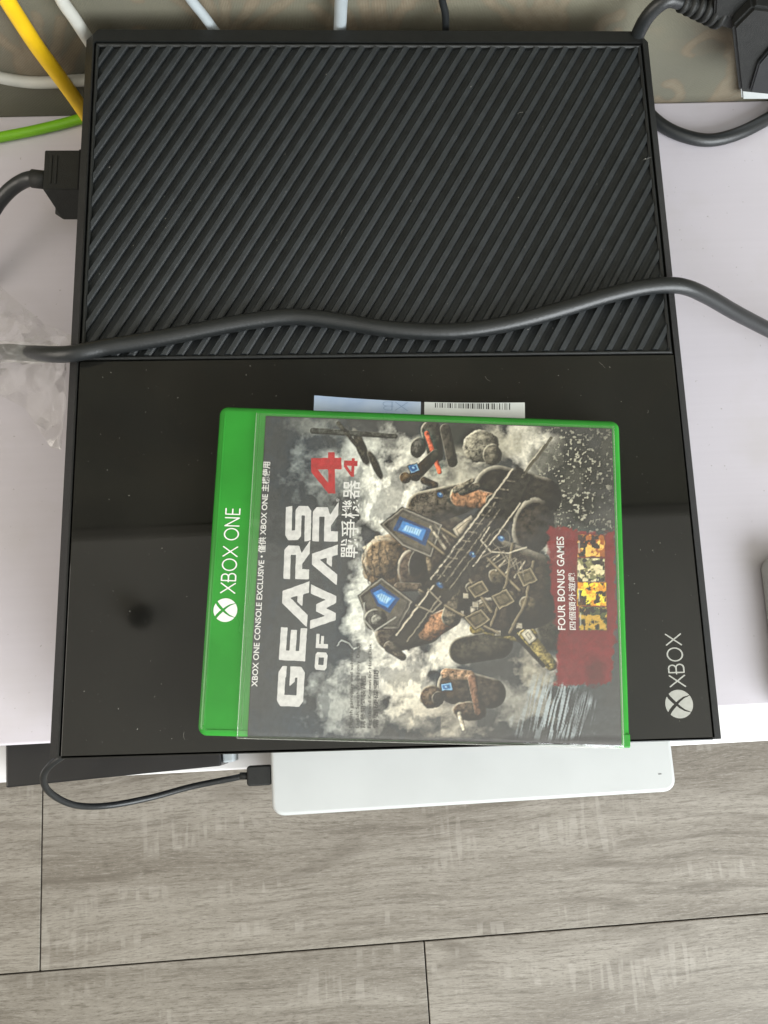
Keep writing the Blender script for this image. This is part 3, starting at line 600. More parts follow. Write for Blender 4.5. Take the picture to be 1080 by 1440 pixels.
# cover art sheet
AX0, AX1, AY0, AY1 = 0.0200, 0.1664, 0.0004, 0.1310
ZA = TH + 0.0004
def paint_cover():
    nx, ny = 470, 410
    xs = np.linspace(AX0, AX1, nx); ys = np.linspace(AY0, AY1, ny); XL, YL = np.meshgrid(xs, ys, indexing='ij')
    wx = O.x + ux.x * XL + uy.x * YL; wy = O.y + ux.y * XL + uy.y * YL
    d = np.stack([wx - CC[0], wy - CC[1], np.full(wx.shape, ZC - CC[2])], -1) @ RC
    U = 540 + F * d[..., 0] / -d[..., 2]; V = 720 - F * d[..., 1] / -d[..., 2]
    n = fbm(U / 60, V / 60, 6); n2 = fbm(U / 26 + 40, V / 26 + 3, 5); n3 = fbm(U / 7, V / 7, 3); grit = fbm(U / 3.2, V / 3.2, 2)
    rid = 1 - np.abs(2 * fbm(U / 22 + 11, V / 22 + 5, 5) - 1)
    col = np.zeros(U.shape + (3,)); C = lambda *c: lin(c)
    def lay(c, f):
        nonlocal col
        f = np.clip(f, 0, 1)[..., None]; c = np.asarray(c); col = col * (1 - f) + c * f
    def blob(x, y, rx, ry, soft=1.0, ang=0, nz=0.5):
        a = math.radians(ang); dx, dy = U - x, V - y; p = (dx * math.cos(a) + dy * math.sin(a)) / rx; q = (-dx * math.sin(a) + dy * math.cos(a)) / ry
        return np.clip((1 - np.sqrt(p * p + q * q) + (n2 - 0.5) * 2 * nz) / soft, 0, 1)
    def poly(pts, soft=2.0, wob=3.0):
        return np.clip(0.5 + (poly_sd(U + (n3 - 0.5) * wob, V + (grit - 0.5) * wob, pts)) / soft, 0, 1)
    def line(pts, wd, soft=1.2, wob=1.0):
        dmin = np.full(U.shape, 1e9)
        for a, b in zip(pts, pts[1:]):
            s, t, L = seg_d(U + (n3 - .5) * wob, V + (n3 - .5) * wob, a, b); q = np.clip(s, 0, L) - s; dmin = np.minimum(dmin, np.sqrt(t * t + q * q))
        return np.clip(0.5 + (wd / 2 - dmin) / soft, 0, 1)
    # ground: cool stormy grey, then bright mist
    col[:] = C(66, 67, 66)
    lay(C(52, 60, 66), blob(440, 650, 70, 90, .9)); lay(C(60, 66, 70), blob(480, 900, 60, 110, .9)); lay(C(62, 68, 72), blob(430, 1020, 100, 40, .9)); lay(C(66, 70, 72), blob(800, 990, 120, 80, .8))
    smoke = np.clip((n - 0.30) / 0.20, 0, 1); wisp = np.clip((fbm(U / 34 + V / 60, V / 22, 6) - .38) / .26, 0, 1)
    for x, y, rx, ry, an, k, c in ((500, 660, 90, 80, 0, .75, (168, 168, 158)), (540, 690, 60, 74, 20, 1, (220, 217, 204)), (520, 640, 70, 34, -20, .8, (196, 195, 184)), (527, 850, 40, 130, 4, .95, (206, 204, 192)), (545, 945, 62, 66, 0, .95, (218, 214, 202)), (500, 990, 76, 52, 0, .85, (176, 174, 164)), (575, 985, 46, 50, 0, .9, (206, 201, 186)), (620, 1012, 70, 30, 0, .8, (176, 170, 156)), (640, 905, 46, 40, -30, .95, (212, 208, 194)), (750, 630, 46, 44, 0, .95, (212, 208, 194)), (690, 630, 50, 26, 0, .8, (170, 166, 150)), (640, 668, 50, 24, 10, .8, (190, 186, 170)), (768, 740, 16, 46, -14, 1, (214, 210, 196)), (760, 940, 50, 36, 20, .9, (182, 176, 158)), (725, 985, 60, 30, 20, .7, (160, 158, 148)), (450, 596, 60, 22, 0, .7, (138, 136, 126))):
        lay(C(*c), np.clip(blob(x, y, rx, ry, .6, an, .75) * 1.25, 0, 1) * k * (.15 + .85 * np.maximum(smoke * .9, wisp)))
    lay(C(60, 66, 70), np.clip((fbm(U / 20 + 3, V / 34 + 8, 5) - .56) / .1, 0, 1) * .45 * (U < 620))
    # dark debris field at the right with pale chips, streaming water at the foot
    lay(C(46, 47, 42), blob(815, 690, 76, 120, .7)); lay(C(52, 54, 50), blob(640, 612, 46, 20, .6))
    sp = np.clip((fbm(U / 3.4 + 70, V / 3.4, 2) - 0.66) / 0.07, 0, 1); lay(C(170, 168, 152), sp * blob(795, 680, 84, 116, .5) * .8); lay(C(84, 84, 76), np.clip((n2 - .5) / .1, 0, 1) * blob(800, 670, 80, 110, .5) * .5)
    lay(C(150, 158, 160), np.clip((fbm(U / 2.8 + (V - 950) / 12, V / 40, 3) - 0.46) / 0.14, 0, 1) * blob(780, 1000, 54, 58, .5, 15) * .85)
    lay(C(34, 35, 40), np.clip((V - 1036 + (n2 - .5) * 16) / 6, 0, 1) * np.clip((U - 400) / 80, 0, 1) * .9)
    lay(C(196, 196, 186), line([(474, 908), (480, 900), (490, 904), (498, 914), (506, 908)], 1.4, 1, 3) * .6)
    tex = fbm(U / 5 + 3, V / 5 + 9, 4); fold = 1 - np.abs(2 * fbm(U / 12 + 31, V / 12 + 7, 4) - 1)
    def shade(f, nx, ny, c, k=1.0):               # painted volume: glow from the upper left of the print
        nz = np.sqrt(np.clip(1 - nx * nx - ny * ny, 0, 1)); l_ = np.clip(-.62 * nx - .45 * ny + .62 * nz, 0, 1)
        v = (.22 + 1.15 * l_) * (.35 + 1.3 * np.clip((tex - .22) / .56, 0, 1)) * (1 - .40 * np.clip((fold - .90) / .08, 0, 1)); rim_ = np.clip((np.hypot(nx, ny) - .80) / .15, 0, 1) * np.clip(-.7 * nx - .5 * ny, 0, 1)
        nonlocal col
        cc = C(*c) * v[..., None] * k + C(205, 200, 182) * (rim_ * .85)[..., None]; f = np.clip(f, 0, 1)[..., None]; col = col * (1 - f) + cc * f
    def ell(x, y, rx, ry, an, c, k=1.0, wob=.10):
        a = math.radians(an); dx, dy = U - x, V - y; p = (dx * math.cos(a) + dy * math.sin(a)) / rx; q = (-dx * math.sin(a) + dy * math.cos(a)) / ry
        rr = np.sqrt(p * p + q * q) * (1 + (n3 - .5) * 2 * wob); f = np.clip((1 - rr) * min(rx, ry) / 1.6, 0, 1)
        p = np.clip(p, -1, 1); q = np.clip(q, -1, 1); shade(f, p * math.cos(a) - q * math.sin(a), p * math.sin(a) + q * math.cos(a), c, k)
    def limb(a, b, ra, rb, c, k=1.0):
        s_, t_, L = seg_d(U + (n3 - .5) * 3, V + (n3 - .5) * 3, a, b); ux_, uy_ = (b[0] - a[0]) / L, (b[1] - a[1]) / L
        tt = np.clip(s_, 0, L); w_ = ra + (rb - ra) * tt / L; px, py = U - (a[0] + ux_ * tt), V - (a[1] + uy_ * tt); d_ = np.hypot(px, py)
        shade(np.clip((w_ - d_) / 1.4, 0, 1), np.clip(px / w_, -1, 1), np.clip(py / w_, -1, 1), c, k)
    def plate(pts, c, hi=(150, 146, 134)):         # flat armour plate with bright and dark edges
        sd = poly_sd(U + (n3 - .5) * 2, V + (n3 - .5) * 2, pts); f = np.clip(.5 + sd / 1.2, 0, 1); nonlocal col
        cc = C(*c) * (.6 + .8 * tex)[..., None]; col = col * (1 - f[..., None]) + cc * f[..., None]
        lay(C(*hi), np.exp(-((sd - 1.2) / .8) ** 2) * .75); lay(C(20, 19, 17), np.exp(-((sd + .6) / .9) ** 2) * .7); lay(C(28, 26, 23), np.exp(-((sd - 4.5) / .8) ** 2) * .5)
    # rubble, wheel and background figures (generic)
    ell(676, 628, 26, 24, 0, (128, 124, 110)); ell(692, 640, 14, 16, 0, (96, 92, 80)); ell(508, 630, 8, 30, -22, (70, 66, 56)); ell(528, 655, 6, 26, -25, (66, 62, 54)); limb((440, 606), (556, 614), 5, 4, (70, 70, 64)); limb((476, 596), (512, 640), 4, 3, (66, 64, 56))
    limb((606, 606), (612, 640), 15, 12, (74, 70, 62)); limb((600, 610), (618, 664), 4, 4, (196, 104, 76)); limb((626, 604), (636, 650), 8, 8, (70, 66, 58)); ell(588, 630, 12, 16, 20, (84, 82, 76))
    limb((584, 668), (612, 640), 10, 8, (62, 56, 48)); limb((596, 676), (612, 682), 6, 5, (70, 62, 52)); ell(570, 672, 9, 9, 0, (96, 82, 62)); plate([(574, 656), (586, 652), (590, 662), (578, 666)], (64, 104, 140), (150, 180, 196))
    limb((700, 690), (760, 700), 36, 30, (44, 40, 34)); ell(750, 740, 30, 40, 10, (52, 46, 38)); ell(780, 850, 30, 70, 5, (66, 62, 50), .9)
    # second figure, olive trousers, at the lower centre
    limb((650, 915), (700, 905), 20, 22, (62, 58, 48)); limb((690, 880), (745, 895), 15, 12, (140, 128, 80)); limb((740, 895), (775, 935), 12, 9, (134, 122, 76)); limb((668, 884), (700, 878), 9, 8, (128, 116, 74)); plate([(696, 862), (706, 852), (716, 866), (706, 876)], (176, 170, 152)); plate([(733, 892), (743, 882), (754, 898), (744, 906)], (176, 170, 152))
    limb((690, 856), (764, 936), 4.5, 3.5, (46, 43, 38)); limb((664, 862), (690, 856), 4, 4, (120, 116, 104)); limb((672, 868), (700, 876), 3, 3, (150, 146, 130))
    # third figure at the bottom
    limb((640, 965), (690, 975), 26, 22, (62, 54, 46)); ell(660, 1000, 26, 14, 5, (84, 72, 60)); limb((628, 948), (660, 950), 9, 8, (146, 122, 98)); limb((664, 955), (672, 1002), 7, 5, (110, 84, 66)); ell(607, 980, 18, 17, 0, (88, 76, 62)); ell(616, 982, 9, 10, 0, (40, 36, 32)); plate([(620, 962), (634, 960), (636, 970), (622, 972)], (66, 112, 150), (150, 180, 196)); limb((646, 1004), (652, 1026), 4, 3, (180, 172, 154))
    # foreground figure: torso and chest gear, shoulders, arms, closed helmet with a dark visor
    limb((640, 800), (740, 830), 62, 56, (62, 54, 44)); limb((600, 770), (660, 800), 58, 58, (70, 62, 52)); ell(700, 868, 40, 26, 20, (60, 52, 44))
    for x, y, an in ((668, 830, 35), (700, 812, 30), (684, 858, 30), (716, 842, 25), (742, 812, 20), (640, 852, 40), (744, 850, 20)): ell(x, y, 15, 11, an, (84, 76, 60)); 
    for i in range(5): limb((672 + i * 13, 792 + i * 5), (690 + i * 12, 778 + i * 3), 2.4, 2.0, (150, 142, 124))
    for x, y in ((642, 824), (655, 838), (668, 850), (648, 862), (700, 890), (730, 880)): plate([(x - 4, y - 4), (x + 4, y - 3), (x + 4, y + 4), (x - 4, y + 4)], (150, 142, 124))
    limb((596, 716), (652, 700), 26, 22, (84, 78, 68)); limb((648, 698), (694, 706), 16, 12, (158, 122, 92)); limb((650, 690), (672, 684), 8, 6, (96, 90, 78)); limb((694, 706), (704, 742), 12, 10, (96, 86, 68))
    limb((556, 888), (600, 884), 30, 22, (84, 76, 66)); limb((602, 884), (634, 868), 18, 15, (156, 120, 90)); limb((634, 868), (640, 836), 14, 11, (98, 90, 76)); limb((548, 910), (566, 924), 9, 6, (90, 84, 74))
    ell(550, 792, 44, 42, 20, (112, 94, 72)); ell(540, 786, 30, 30, 20, (124, 106, 82), .9); ell(582, 800, 24, 30, 10, (72, 62, 52)); ell(586, 792, 12, 22, 12, (32, 30, 29)); limb((572, 764), (598, 770), 3, 3, (110, 98, 80)); limb((560, 826), (590, 826), 7, 6, (86, 76, 64)); limb((600, 776), (606, 806), 4, 4, (120, 108, 88))
    for i in range(4): lay(C(44, 37, 30), line([(515 + i * 9, 762 + i * 3), (511 + i * 12, 792), (520 + i * 9, 822 - i * 2)], 2, 1.5, 7) * .6)
    plate([(536, 738), (566, 714), (622, 738), (606, 784), (566, 768)], (92, 88, 80)); plate([(504, 838), (536, 812), (580, 846), (560, 884), (522, 884)], (88, 84, 76)); ell(528, 872, 17, 16, 0, (80, 78, 72)); ell(530, 872, 8, 8, 0, (130, 128, 118))
    limb((606, 742), (626, 772), 3, 3, (140, 134, 118)); limb((612, 738), (634, 768), 2, 2, (120, 114, 100)); plate([(636, 744), (662, 724), (668, 736), (646, 762)], (176, 166, 146)); limb((640, 690), (664, 676), 5, 4, (120, 114, 100))
    # webbing, straps and seams over the gear
    for P, wd_ in (([(600, 760), (650, 800), (690, 860)], 4), ([(622, 744), (680, 780), (730, 830)], 4), ([(590, 830), (640, 860), (700, 890)], 3.5), ([(660, 742), (640, 800), (612, 850)], 3.5), ([(720, 764), (712, 820), (690, 880)], 3), ([(750, 790), (738, 850), (716, 890)], 3)):
        lay(C(26, 24, 20), line([(x + 2, y + 2) for x, y in P], wd_ + 2, 2, 3) * .6); lay(C(112, 102, 82), line(P, wd_, 1.2, 2) * .85); lay(C(160, 150, 126), line([(x - 1, y - 1) for x, y in P], 1, 1, 2) * .6)
    for P in ([(652, 868), (676, 856), (690, 872), (668, 886)], [(690, 838), (712, 828), (724, 846), (702, 858)], [(726, 806), (746, 798), (756, 816), (736, 826)], [(656, 826), (678, 816), (688, 832), (668, 842)]):
        plate(P, (92, 84, 66), (150, 140, 116))
    # rifle lying across from lower left to upper right
    def rif(t, s): ax, ay = 560, 905; bx, by = 778, 612; L = math.hypot(bx - ax, by - ay); e = ((bx - ax) / L, (by - ay) / L); return (ax + e[0] * t - e[1] * s, ay + e[1] * t + e[0] * s)
    g1 = C(52, 49, 43); g2 = C(128, 121, 106); g3 = C(182, 175, 158)
    lay(C(24, 22, 20), poly([rif(-3, -15), rif(90, -17), rif(100, -25), rif(200, -23), rif(300, -15), rif(303, 13), rif(240, 25), rif(150, 29), rif(60, 15), rif(0, 21)], 5, 3) * .8)
    lay(g1, poly([rif(0, -12), rif(90, -14), rif(100, -22), rif(200, -20), rif(250, -16), rif(300, -12), rif(300, 10), rif(240, 22), rif(150, 26), rif(100, 24), rif(60, 12), rif(0, 18)], 2, 3))
    for t0, t1, s, wd, c in ((8, 95, -9, 2.4, g3), (10, 88, 8, 2, g2), (100, 292, -17, 2.6, g3), (105, 240, -9, 2, g2), (110, 235, 2, 2.2, g2), (104, 200, 12, 2, g2), (150, 260, 20, 2.0, g3), (292, 360, 0, 4.2, C(92, 88, 76)), (300, 345, -3, 1.2, g3)): lay(c, line([rif(t0, s), rif(t1, s)], wd, 1.2, 2) * .85)
    for t in range(110, 290, 15): lay(g2, line([rif(t, -14), rif(t + 5, -5)], 2, 1.2) * .8)
    for t in range(120, 240, 18): lay(C(20, 20, 18), poly([rif(t, 4), rif(t + 10, 4), rif(t + 10, 9), rif(t, 9)], 1.2, 1))
    lay(g2, line([rif(58, -12), rif(64, 12), rif(82, 14), rif(86, -12)], 2.2, 1.2)); lay(g3, line([(688, 742), (676, 760), (690, 776), (715, 778), (740, 770)], 2, 1.2) * .8)
    for t in range(5): lay(g2, line([(676 + t * 9, 785 + t * 4), (700 + t * 8, 770 + t * 5), (712 + t * 6, 790 + t * 5)], 1.8, 1.2) * .7)
    # glowing blue panels on the armour
    def panel(pts, k=1.0):
        lay(C(42, 74, 110), poly(pts, 2, 1.5)); cx = sum(p[0] for p in pts) / len(pts); cy = sum(p[1] for p in pts) / len(pts)
        inn = [(cx + (p[0] - cx) * .74, cy + (p[1] - cy) * .66) for p in pts]; lay(C(74, 128, 178), poly(inn, 2, 1)); inn = [(cx + (p[0] - cx) * .5, cy + (p[1] - cy) * .36) for p in pts]; lay(C(150, 182, 204), poly(inn, 2, 1) * k)
        stp = np.clip(np.sin((U + V * .4) * 1.7) * 1.2, 0, 1) * poly(inn, 2, 1); lay(C(96, 140, 176), stp * .6)
    panel([(562, 726), (606, 745), (598, 768), (553, 745)]); panel([(520, 830), (534, 822), (562, 842), (548, 862), (530, 852)])
    lay(C(150, 148, 138), line([(512, 848), (512, 872), (526, 888), (556, 868)], 2, 1.2))
    for x, y, r in ((704, 757, 7), (664, 780, 6), (618, 822, 7), (618, 696, 5), (580, 659, 6), (626, 967, 7)): lay(C(58, 96, 136), blob(x, y, r, r * .7, .5, 30, .7) * .9); lay(C(140, 170, 186), blob(x + 1, y - 1, r * .4, r * .25, .6, 30, .3))
    lay(C(110, 106, 96), np.clip(1 - np.abs(np.hypot(U - 704, V - 757) - 13) / 1.4, 0, 1) * .8)
    # maroon flash with four small generic pictures
    lay(C(112, 16, 24) * 1.0, poly([(770, 742), (792, 742), (845, 752), (862, 745), (868, 860), (864, 900), (858, 960), (780, 965), (785, 900), (776, 840)], 4, 10) * (.82 + .18 * n2))
    lay(C(86, 10, 20), blob(838, 945, 18, 26, .6)) 
    for i, (x0, y0, x1, y1, ca, cb) in enumerate(((812, 752, 850, 783, (150, 92, 36), (206, 170, 90)), (812, 785, 850, 818, (126, 122, 84), (196, 186, 150)), (812, 819, 852, 852, (196, 140, 30), (230, 190, 60)), (814, 853, 853, 886, (86, 84, 48), (170, 140, 60)))):
        f = poly([(x0, y0), (x1, y0 + 1), (x1, y1), (x0, y1)], 1.5, 1.5); lay(C(*ca), f); lay(C(*cb), f * np.clip((n3 - .46) / .1, 0, 1) * .9); lay(C(52, 24, 14), f * np.clip((fbm(U / 6 + i * 30, V / 6, 3) - .53) / .05, 0, 1) * .9)
        lay(C(170, 165, 150), poly([(x0 + 1, y0 + 9), (x0 + 3, y0 + 9), (x0 + 3, y1 - 6), (x0 + 1, y1 - 6)], 1, .5) * .6)
    lay(C(24, 23, 20), np.clip((np.clip(poly_sd(U, V, [rif(100, -22), rif(300, -12), rif(300, 10), rif(150, 26), rif(100, 24)]) / 4, 0, 1)) * (fbm(U / 4, V / 4 + 9, 3) - .52) / .08, 0, 1) * .6)
    cool = np.clip((560 - U) / 140, 0, 1)[..., None] * np.array([-.10, 0.0, .10]); col = (np.clip(col, 0, 1) ** 1.16) * 1.42 * (1 + cool)
    def blur(a_, k):
        for ax in (0, 1):
            p_ = np.concatenate([np.repeat(a_.take([0], ax), k + 1, ax), a_, np.repeat(a_.take([-1], ax), k, ax)], ax); c_ = np.cumsum(p_, ax); n_ = a_.shape[ax]
            a_ = (c_.take(range(2 * k + 1, 2 * k + 1 + n_), ax) - c_.take(range(0, n_), ax)) / (2 * k + 1)
        return a_
    col = np.clip(col + 0.5 * (col - blur(col, 2)) + 0.2 * (col - blur(col, 9)), 0.004, 0.9)
    col *= 1.0 * (0.72 + 0.56 * grit[..., None]) * (0.84 + .32 * n3[..., None])
    I = np.arange(nx * ny).reshape(nx, ny); verts = np.stack([XL.ravel(), YL.ravel(), np.full(XL.size, ZA)], 1)
    faces = np.stack([I[:-1, :-1].ravel(), I[1:, :-1].ravel(), I[1:, 1:].ravel(), I[:-1, 1:].ravel()], 1)
    return grid_obj('cover_print', verts, faces, col.reshape(-1, 3), M['art'], case)
paint_cover()
box('cover_sheet', AX0 - 0.0003, AX1 + 0.0003, AY0 - 0.0003, AY1 + 0.0003, TH + 0.0001, ZA - 0.0001, M['dark_print'], case)

def put(name, me, m, u, v, z, extra=0.0):            # flat print with its lower-left (reading) corner at a photo pixel
    x, y = loc_(u, v); o = link(name, me, m, case); o.location = (x, y, z); o.rotation_euler = (0, 0, math.pi / 2 + extra); return o
def span(u0, v0, u1, v1): a, b = loc_(u0, v0), loc_(u1, v1); return math.hypot(a[0] - b[0], a[1] - b[1])
ZP = ZA + 0.00006
# green band: emblem and words (straight on the shell)
x, y = loc_(317, 858); em = link('emblem', emblem_mesh(span(300, 858, 333.5, 858) / 2), M['white_print'], case); em.location = (x, y, TH + 0.00012); em.rotation_euler = (0, 0, math.pi / 2)
me, w_ = thin_text('XBOX ONE', 0.006); fit(me, span(325, 834, 330, 714), 0.0062); put('brand_lettering', me, M['white_print'], 331, 835, TH + 0.00012)
# line of small capitals
me = fit(text_mesh('XBOX ONE CONSOLE EXCLUSIVE \u2022 \u50c5\u4f9b XBOX ONE \u4e3b\u6a5f\u4f7f\u7528', 0.004, 0.018), span(357, 966, 377, 650), 0.0031)
put('small_lettering', me, M['white_print'], 363, 966, ZP)
# big blocky title
def block(letter):
    t = 0.27
    S = {'G': [[(1, .70), (1, .86), (.86, 1), (.14, 1), (0, .86), (0, .14), (.14, 0), (.86, 0), (1, .14), (1, .56), (.50, .56), (.62, .36), (.72, .36), (.72, .27), (.28, .27), (.28, .73), (.72, .73), (.72, .70)]],
         'E': [[(0, 0), (1, 0), (1, .25), (.30, .25), (.30, .38), (.94, .38), (.94, .62), (.30, .62), (.30, .75), (1, .75), (1, 1), (0, 1)]],
         'A': [[(-.12, 0), (.48, 1), (.80, 1), (1.08, 0), (.78, 0), (.73, .22), (.42, .22), (.53, .42), (.69, .42), (.63, .70), (.20, 0)]],
         'R': [[(0, 0), (.30, 0), (.30, .28), (.46, .28), (.78, 0), (1.16, 0), (.78, .32), (1, .42), (1, .86), (.86, 1), (0, 1), (0, .74), (.72, .74), (.72, .54), (0, .54)]],
         'S': [[(0, 0), (.86, 0), (1, .14), (1, .50), (.88, .62), (.28, .62), (.28, .75), (1, .75), (.96, 1), (.14, 1), (0, .88), (0, .50), (.12, .38), (.72, .38), (.72, .25), (-.04, .25)]],
         'O': [[(.14, 0), (.86, 0), (1, .14), (1, .86), (.86, 1), (.14, 1), (0, .86), (0, .14)]],
         'F': [[(0, 0), (.30, 0), (.30, .36), (.86, .36), (.86, .60), (.30, .60), (.30, .74), (1, .74), (1, 1), (0, 1)]],
         'W': [[(-.02, 1), (.22, 0), (.40, 0), (.52, .40), (.66, 0), (.84, 0), (1.14, 1), (.90, 1), (.74, .42), (.62, .78), (.44, .78), (.32, .42), (.20, 1)]],
         '4': [[(.58, 0), (.86, 0), (.86, .22), (1.0, .22), (1.0, .44), (.86, .44), (.86, 1), (.52, 1), (0, .44), (0, .22), (.58, .22)]]}
    holes = {'O': [(.29, .28), (.71, .28), (.71, .72), (.29, .72)], '4': [(.24, .44), (.58, .44), (.58, .78)], 'R': None}
    P = S[letter][0]
    def f(X, Y):
        v = poly_sd(X, Y, P)
        if holes.get(letter): v = np.minimum(v, -poly_sd(X, Y, holes[letter]))
        return v + (fbm(X * 9 + ord(letter), Y * 9, 3) - 0.5) * 0.02
    return field_mesh(f, -0.2, 1.25, -0.05, 1.05, 80)
def letter(ch, ub, vb, ue, ve, ht, m='title'):      # baseline from pixel b to e, height in photo pixels
    L_ = span(ub, vb, ue, ve); me = block(ch); n = len(me.vertices); a = np.empty(n * 3); me.vertices.foreach_get('co', a); a = a.reshape(-1, 3)
    a[:, 0] *= L_; a[:, 1] *= span(ub, vb, ub - ht, vb); me.vertices.foreach_set('co', a.ravel()); me.update()
    p, q = loc_(ub, vb), loc_(ue, ve); an = math.atan2(q[1] - p[1], q[0] - p[0])
    o = link('title_letter', me, M[m], case); o.location = (p[0], p[1], ZP); o.rotation_euler = (0, 0, an)
letter('G', 426, 994, 429, 938, 37); letter('E', 429, 930, 432, 884, 37); letter('A', 432, 876, 435, 822, 37); letter('R', 434.5, 815, 436, 768, 36); letter('S', 437, 760, 438, 712, 36)
letter('O', 459, 943, 461, 918, 17); letter('F', 461, 912, 462, 892, 17)
letter('W', 472, 884, 473, 830, 36); letter('A', 474, 818, 475, 770, 36); letter('R', 475, 762, 476, 714, 36)
letter('4', 481, 694, 480, 636, 43, 'red'); letter('4', 502, 671, 503, 645, 19, 'red')
me = fit(text_mesh('\u6230\u722d\u6a5f\u5668', 0.01, 0.006), span(492, 785, 494, 676), 0.0072); put('chinese_title', me, M['white_print'], 503, 785, ZP)
me = fit(text_mesh('\u00ae', 0.002), 0.0013); put('registered_mark', me, M['white_print'], 477, 706, ZP)
# block of small dark print
for i, (s, u, v0, v1) in enumerate((('English gameplay and subtitles', 497, 1024, 912), ('English, Spanish (Voice) only. Digital', 506, 1024, 905), ('\u8acb\u53c3\u95b1\u5305\u88dd\u80cc\u9762', 514, 1024, 950), ('English and Korean for Hard Disk', 523, 1024, 905), ('\u9700\u8981\u786c\u789f\u7a7a\u9593', 532, 1024, 943))):
    me = fit(text_mesh(s, 0.002, 0.01), span(u, v0, u + 3, v1), 0.0017 if i not in (2, 4) else 0.0021); put('fine_print', me, M['dark_print'], u, v0, ZP, 0.02)
# bonus flash
me = fit(text_mesh('FOUR BONUS GAMES', 0.004, 0.012), span(793, 885, 790, 754), 0.0031); put('bonus_lettering', me, M['white_print'], 795, 886, ZP)
me = fit(text_mesh('\u56db\u500b\u984d\u5916\u904a\u6232', 0.004, 0.006), span(810, 885, 807, 805), 0.0029); put('bonus_lettering', me, M['white_print'], 810, 886, ZP)
# clear sleeve over the cover
FX0, FX1, FY0, FY1 = 0.0158, 0.1672, -0.0006, 0.1322
ZF = ZA + 0.0005
def film_sheet():
    nx, ny = 60, 50; bm = bmesh.new(); g = []
    for i in range(nx + 1):
        r = []
        for j in range(ny + 1):
            x = FX0 + (FX1 - FX0) * i / nx; y = FY0 + (FY1 - FY0) * j / ny
            z = ZF + 0.00035 * float(fbm(np.array(x * 30), np.array(y * 30), 3)); r.append(bm.verts.new((x, y, z)))
        g.append(r)
    for i in range(nx):
        for j in range(ny): bm.faces.new((g[i][j], g[i + 1][j], g[i + 1][j + 1], g[i][j + 1]))
    # skirts down the long sides
    for j in (0,):
        low = [bm.verts.new((v.co.x, FY0 - 0.0003, 0.002)) for v in [g[i][0] for i in range(nx + 1)]]
        for i in range(nx): bm.faces.new((g[i][0], low[i], low[i + 1], g[i + 1][0]))
    return bm_mesh(bm)
link('clear_sleeve', film_sheet(), M['film'], case, smooth=True)
for n_, a in (('sleeve_edge', ((FX0, FY0), (FX0, FY1))), ('sleeve_edge', ((FX1, FY0), (FX1, FY1))), ('sleeve_edge', ((FX0, FY0), (FX1, FY0)))):
    link(n_, tube_mesh([(a[0][0], a[0][1], ZF + .0001), ((a[0][0] + a[1][0]) / 2, (a[0][1] + a[1][1]) / 2, ZF + .0003), (a[1][0], a[1][1], ZF + .0001)], 0.0002, 8), M['film_edge'], case)

# ------------------------------------------------------------------ leaflet sticking out at the top of the case
pa, pb, pc, pd = up(442, 556, 0.0862), up(738, 566, 0.0862), up(736, 600, 0.0862), up(442, 600, 0.0862)
leaf_ = thing('leaflet', 'white and pale blue paper leaflet with barcode sticking out behind the green case', 'leaflet', (pa.x, pa.y, 0.0862))
e1 = Vector((pb.x - pa.x, pb.y - pa.y)); LW = e1.length; e1.normalize(); leaf_.rotation_euler = (0, 0, math.atan2(e1.y, e1.x))
def curl(x): return 0.0012 * (x / LW - 0.5) ** 2
def sheet(name, x0, x1, y0, y1, z, m, th=0.00012, n=16):
    bm = bmesh.new(); rows = []
    for i in range(n + 1):
        x = x0 + (x1 - x0) * i / n; z_ = z + curl(x); yo = -0.0012 * math.sin(min(1, x / LW) * math.pi)
        rows.append([bm.verts.new((x, y1 + yo, z_ + th)), bm.verts.new((x, y0, z_ + th)), bm.verts.new((x, y0, z_)), bm.verts.new((x, y1 + yo, z_))])
    for a, b in zip(rows, rows[1:]):
        for k in range(4): bm.faces.new((a[k], a[(k + 1) % 4], b[(k + 1) % 4], b[k]))
    bm.faces.new(rows[0]); bm.faces.new(rows[-1][::-1]); return link(name, bm_mesh(bm), m, leaf_)
# the case occupies y < case top: tuck the paper 0.0015 under the rim only
sheet('blue_page', 0.0, LW * 0.505, -0.0072, 0.0, -0.0004, M['paper_blue'])
sheet('white_page', LW * 0.522, LW, -0.0072, 0.0, -0.0004, M['paper'])
sheet('fold_line', LW * 0.505, LW * 0.522, -0.0072, -0.0002, -0.00045, M['dark_print'])
random.seed(5)
bars = bmesh.new(); x = LW * 0.572
while x < LW * 0.93:
    wd = random.choice((0.00022, 0.00022, 0.00045, 0.00068)); z_ = -0.00025 + curl(x)
    vs = [bars.verts.new(p) for p in ((x, -0.0036, z_), (x + wd, -0.0036, z_), (x + wd, -0.0003 - 0.0012 * math.sin(x / LW * math.pi), z_), (x, -0.0003 - 0.0012 * math.sin(x / LW * math.pi), z_))]
    bars.faces.new(vs); x += wd + random.choice((0.0003, 0.0003, 0.0005, 0.0008))
bo = link('barcode', bm_mesh(bars), M['dark_print'], leaf_)
me, w_ = thin_text('XB', 0.004, 0.06); fit(me, 0.011, 0.0040); o = link('ghost_lettering', me, mat('faint_blue_print', (0.24, 0.34, 0.52), 0.6, 0.3), leaf_); o.location = (LW * 0.40, -0.0016, -0.0002); o.rotation_euler = (0, 0, math.pi); o.location.x += 0.004

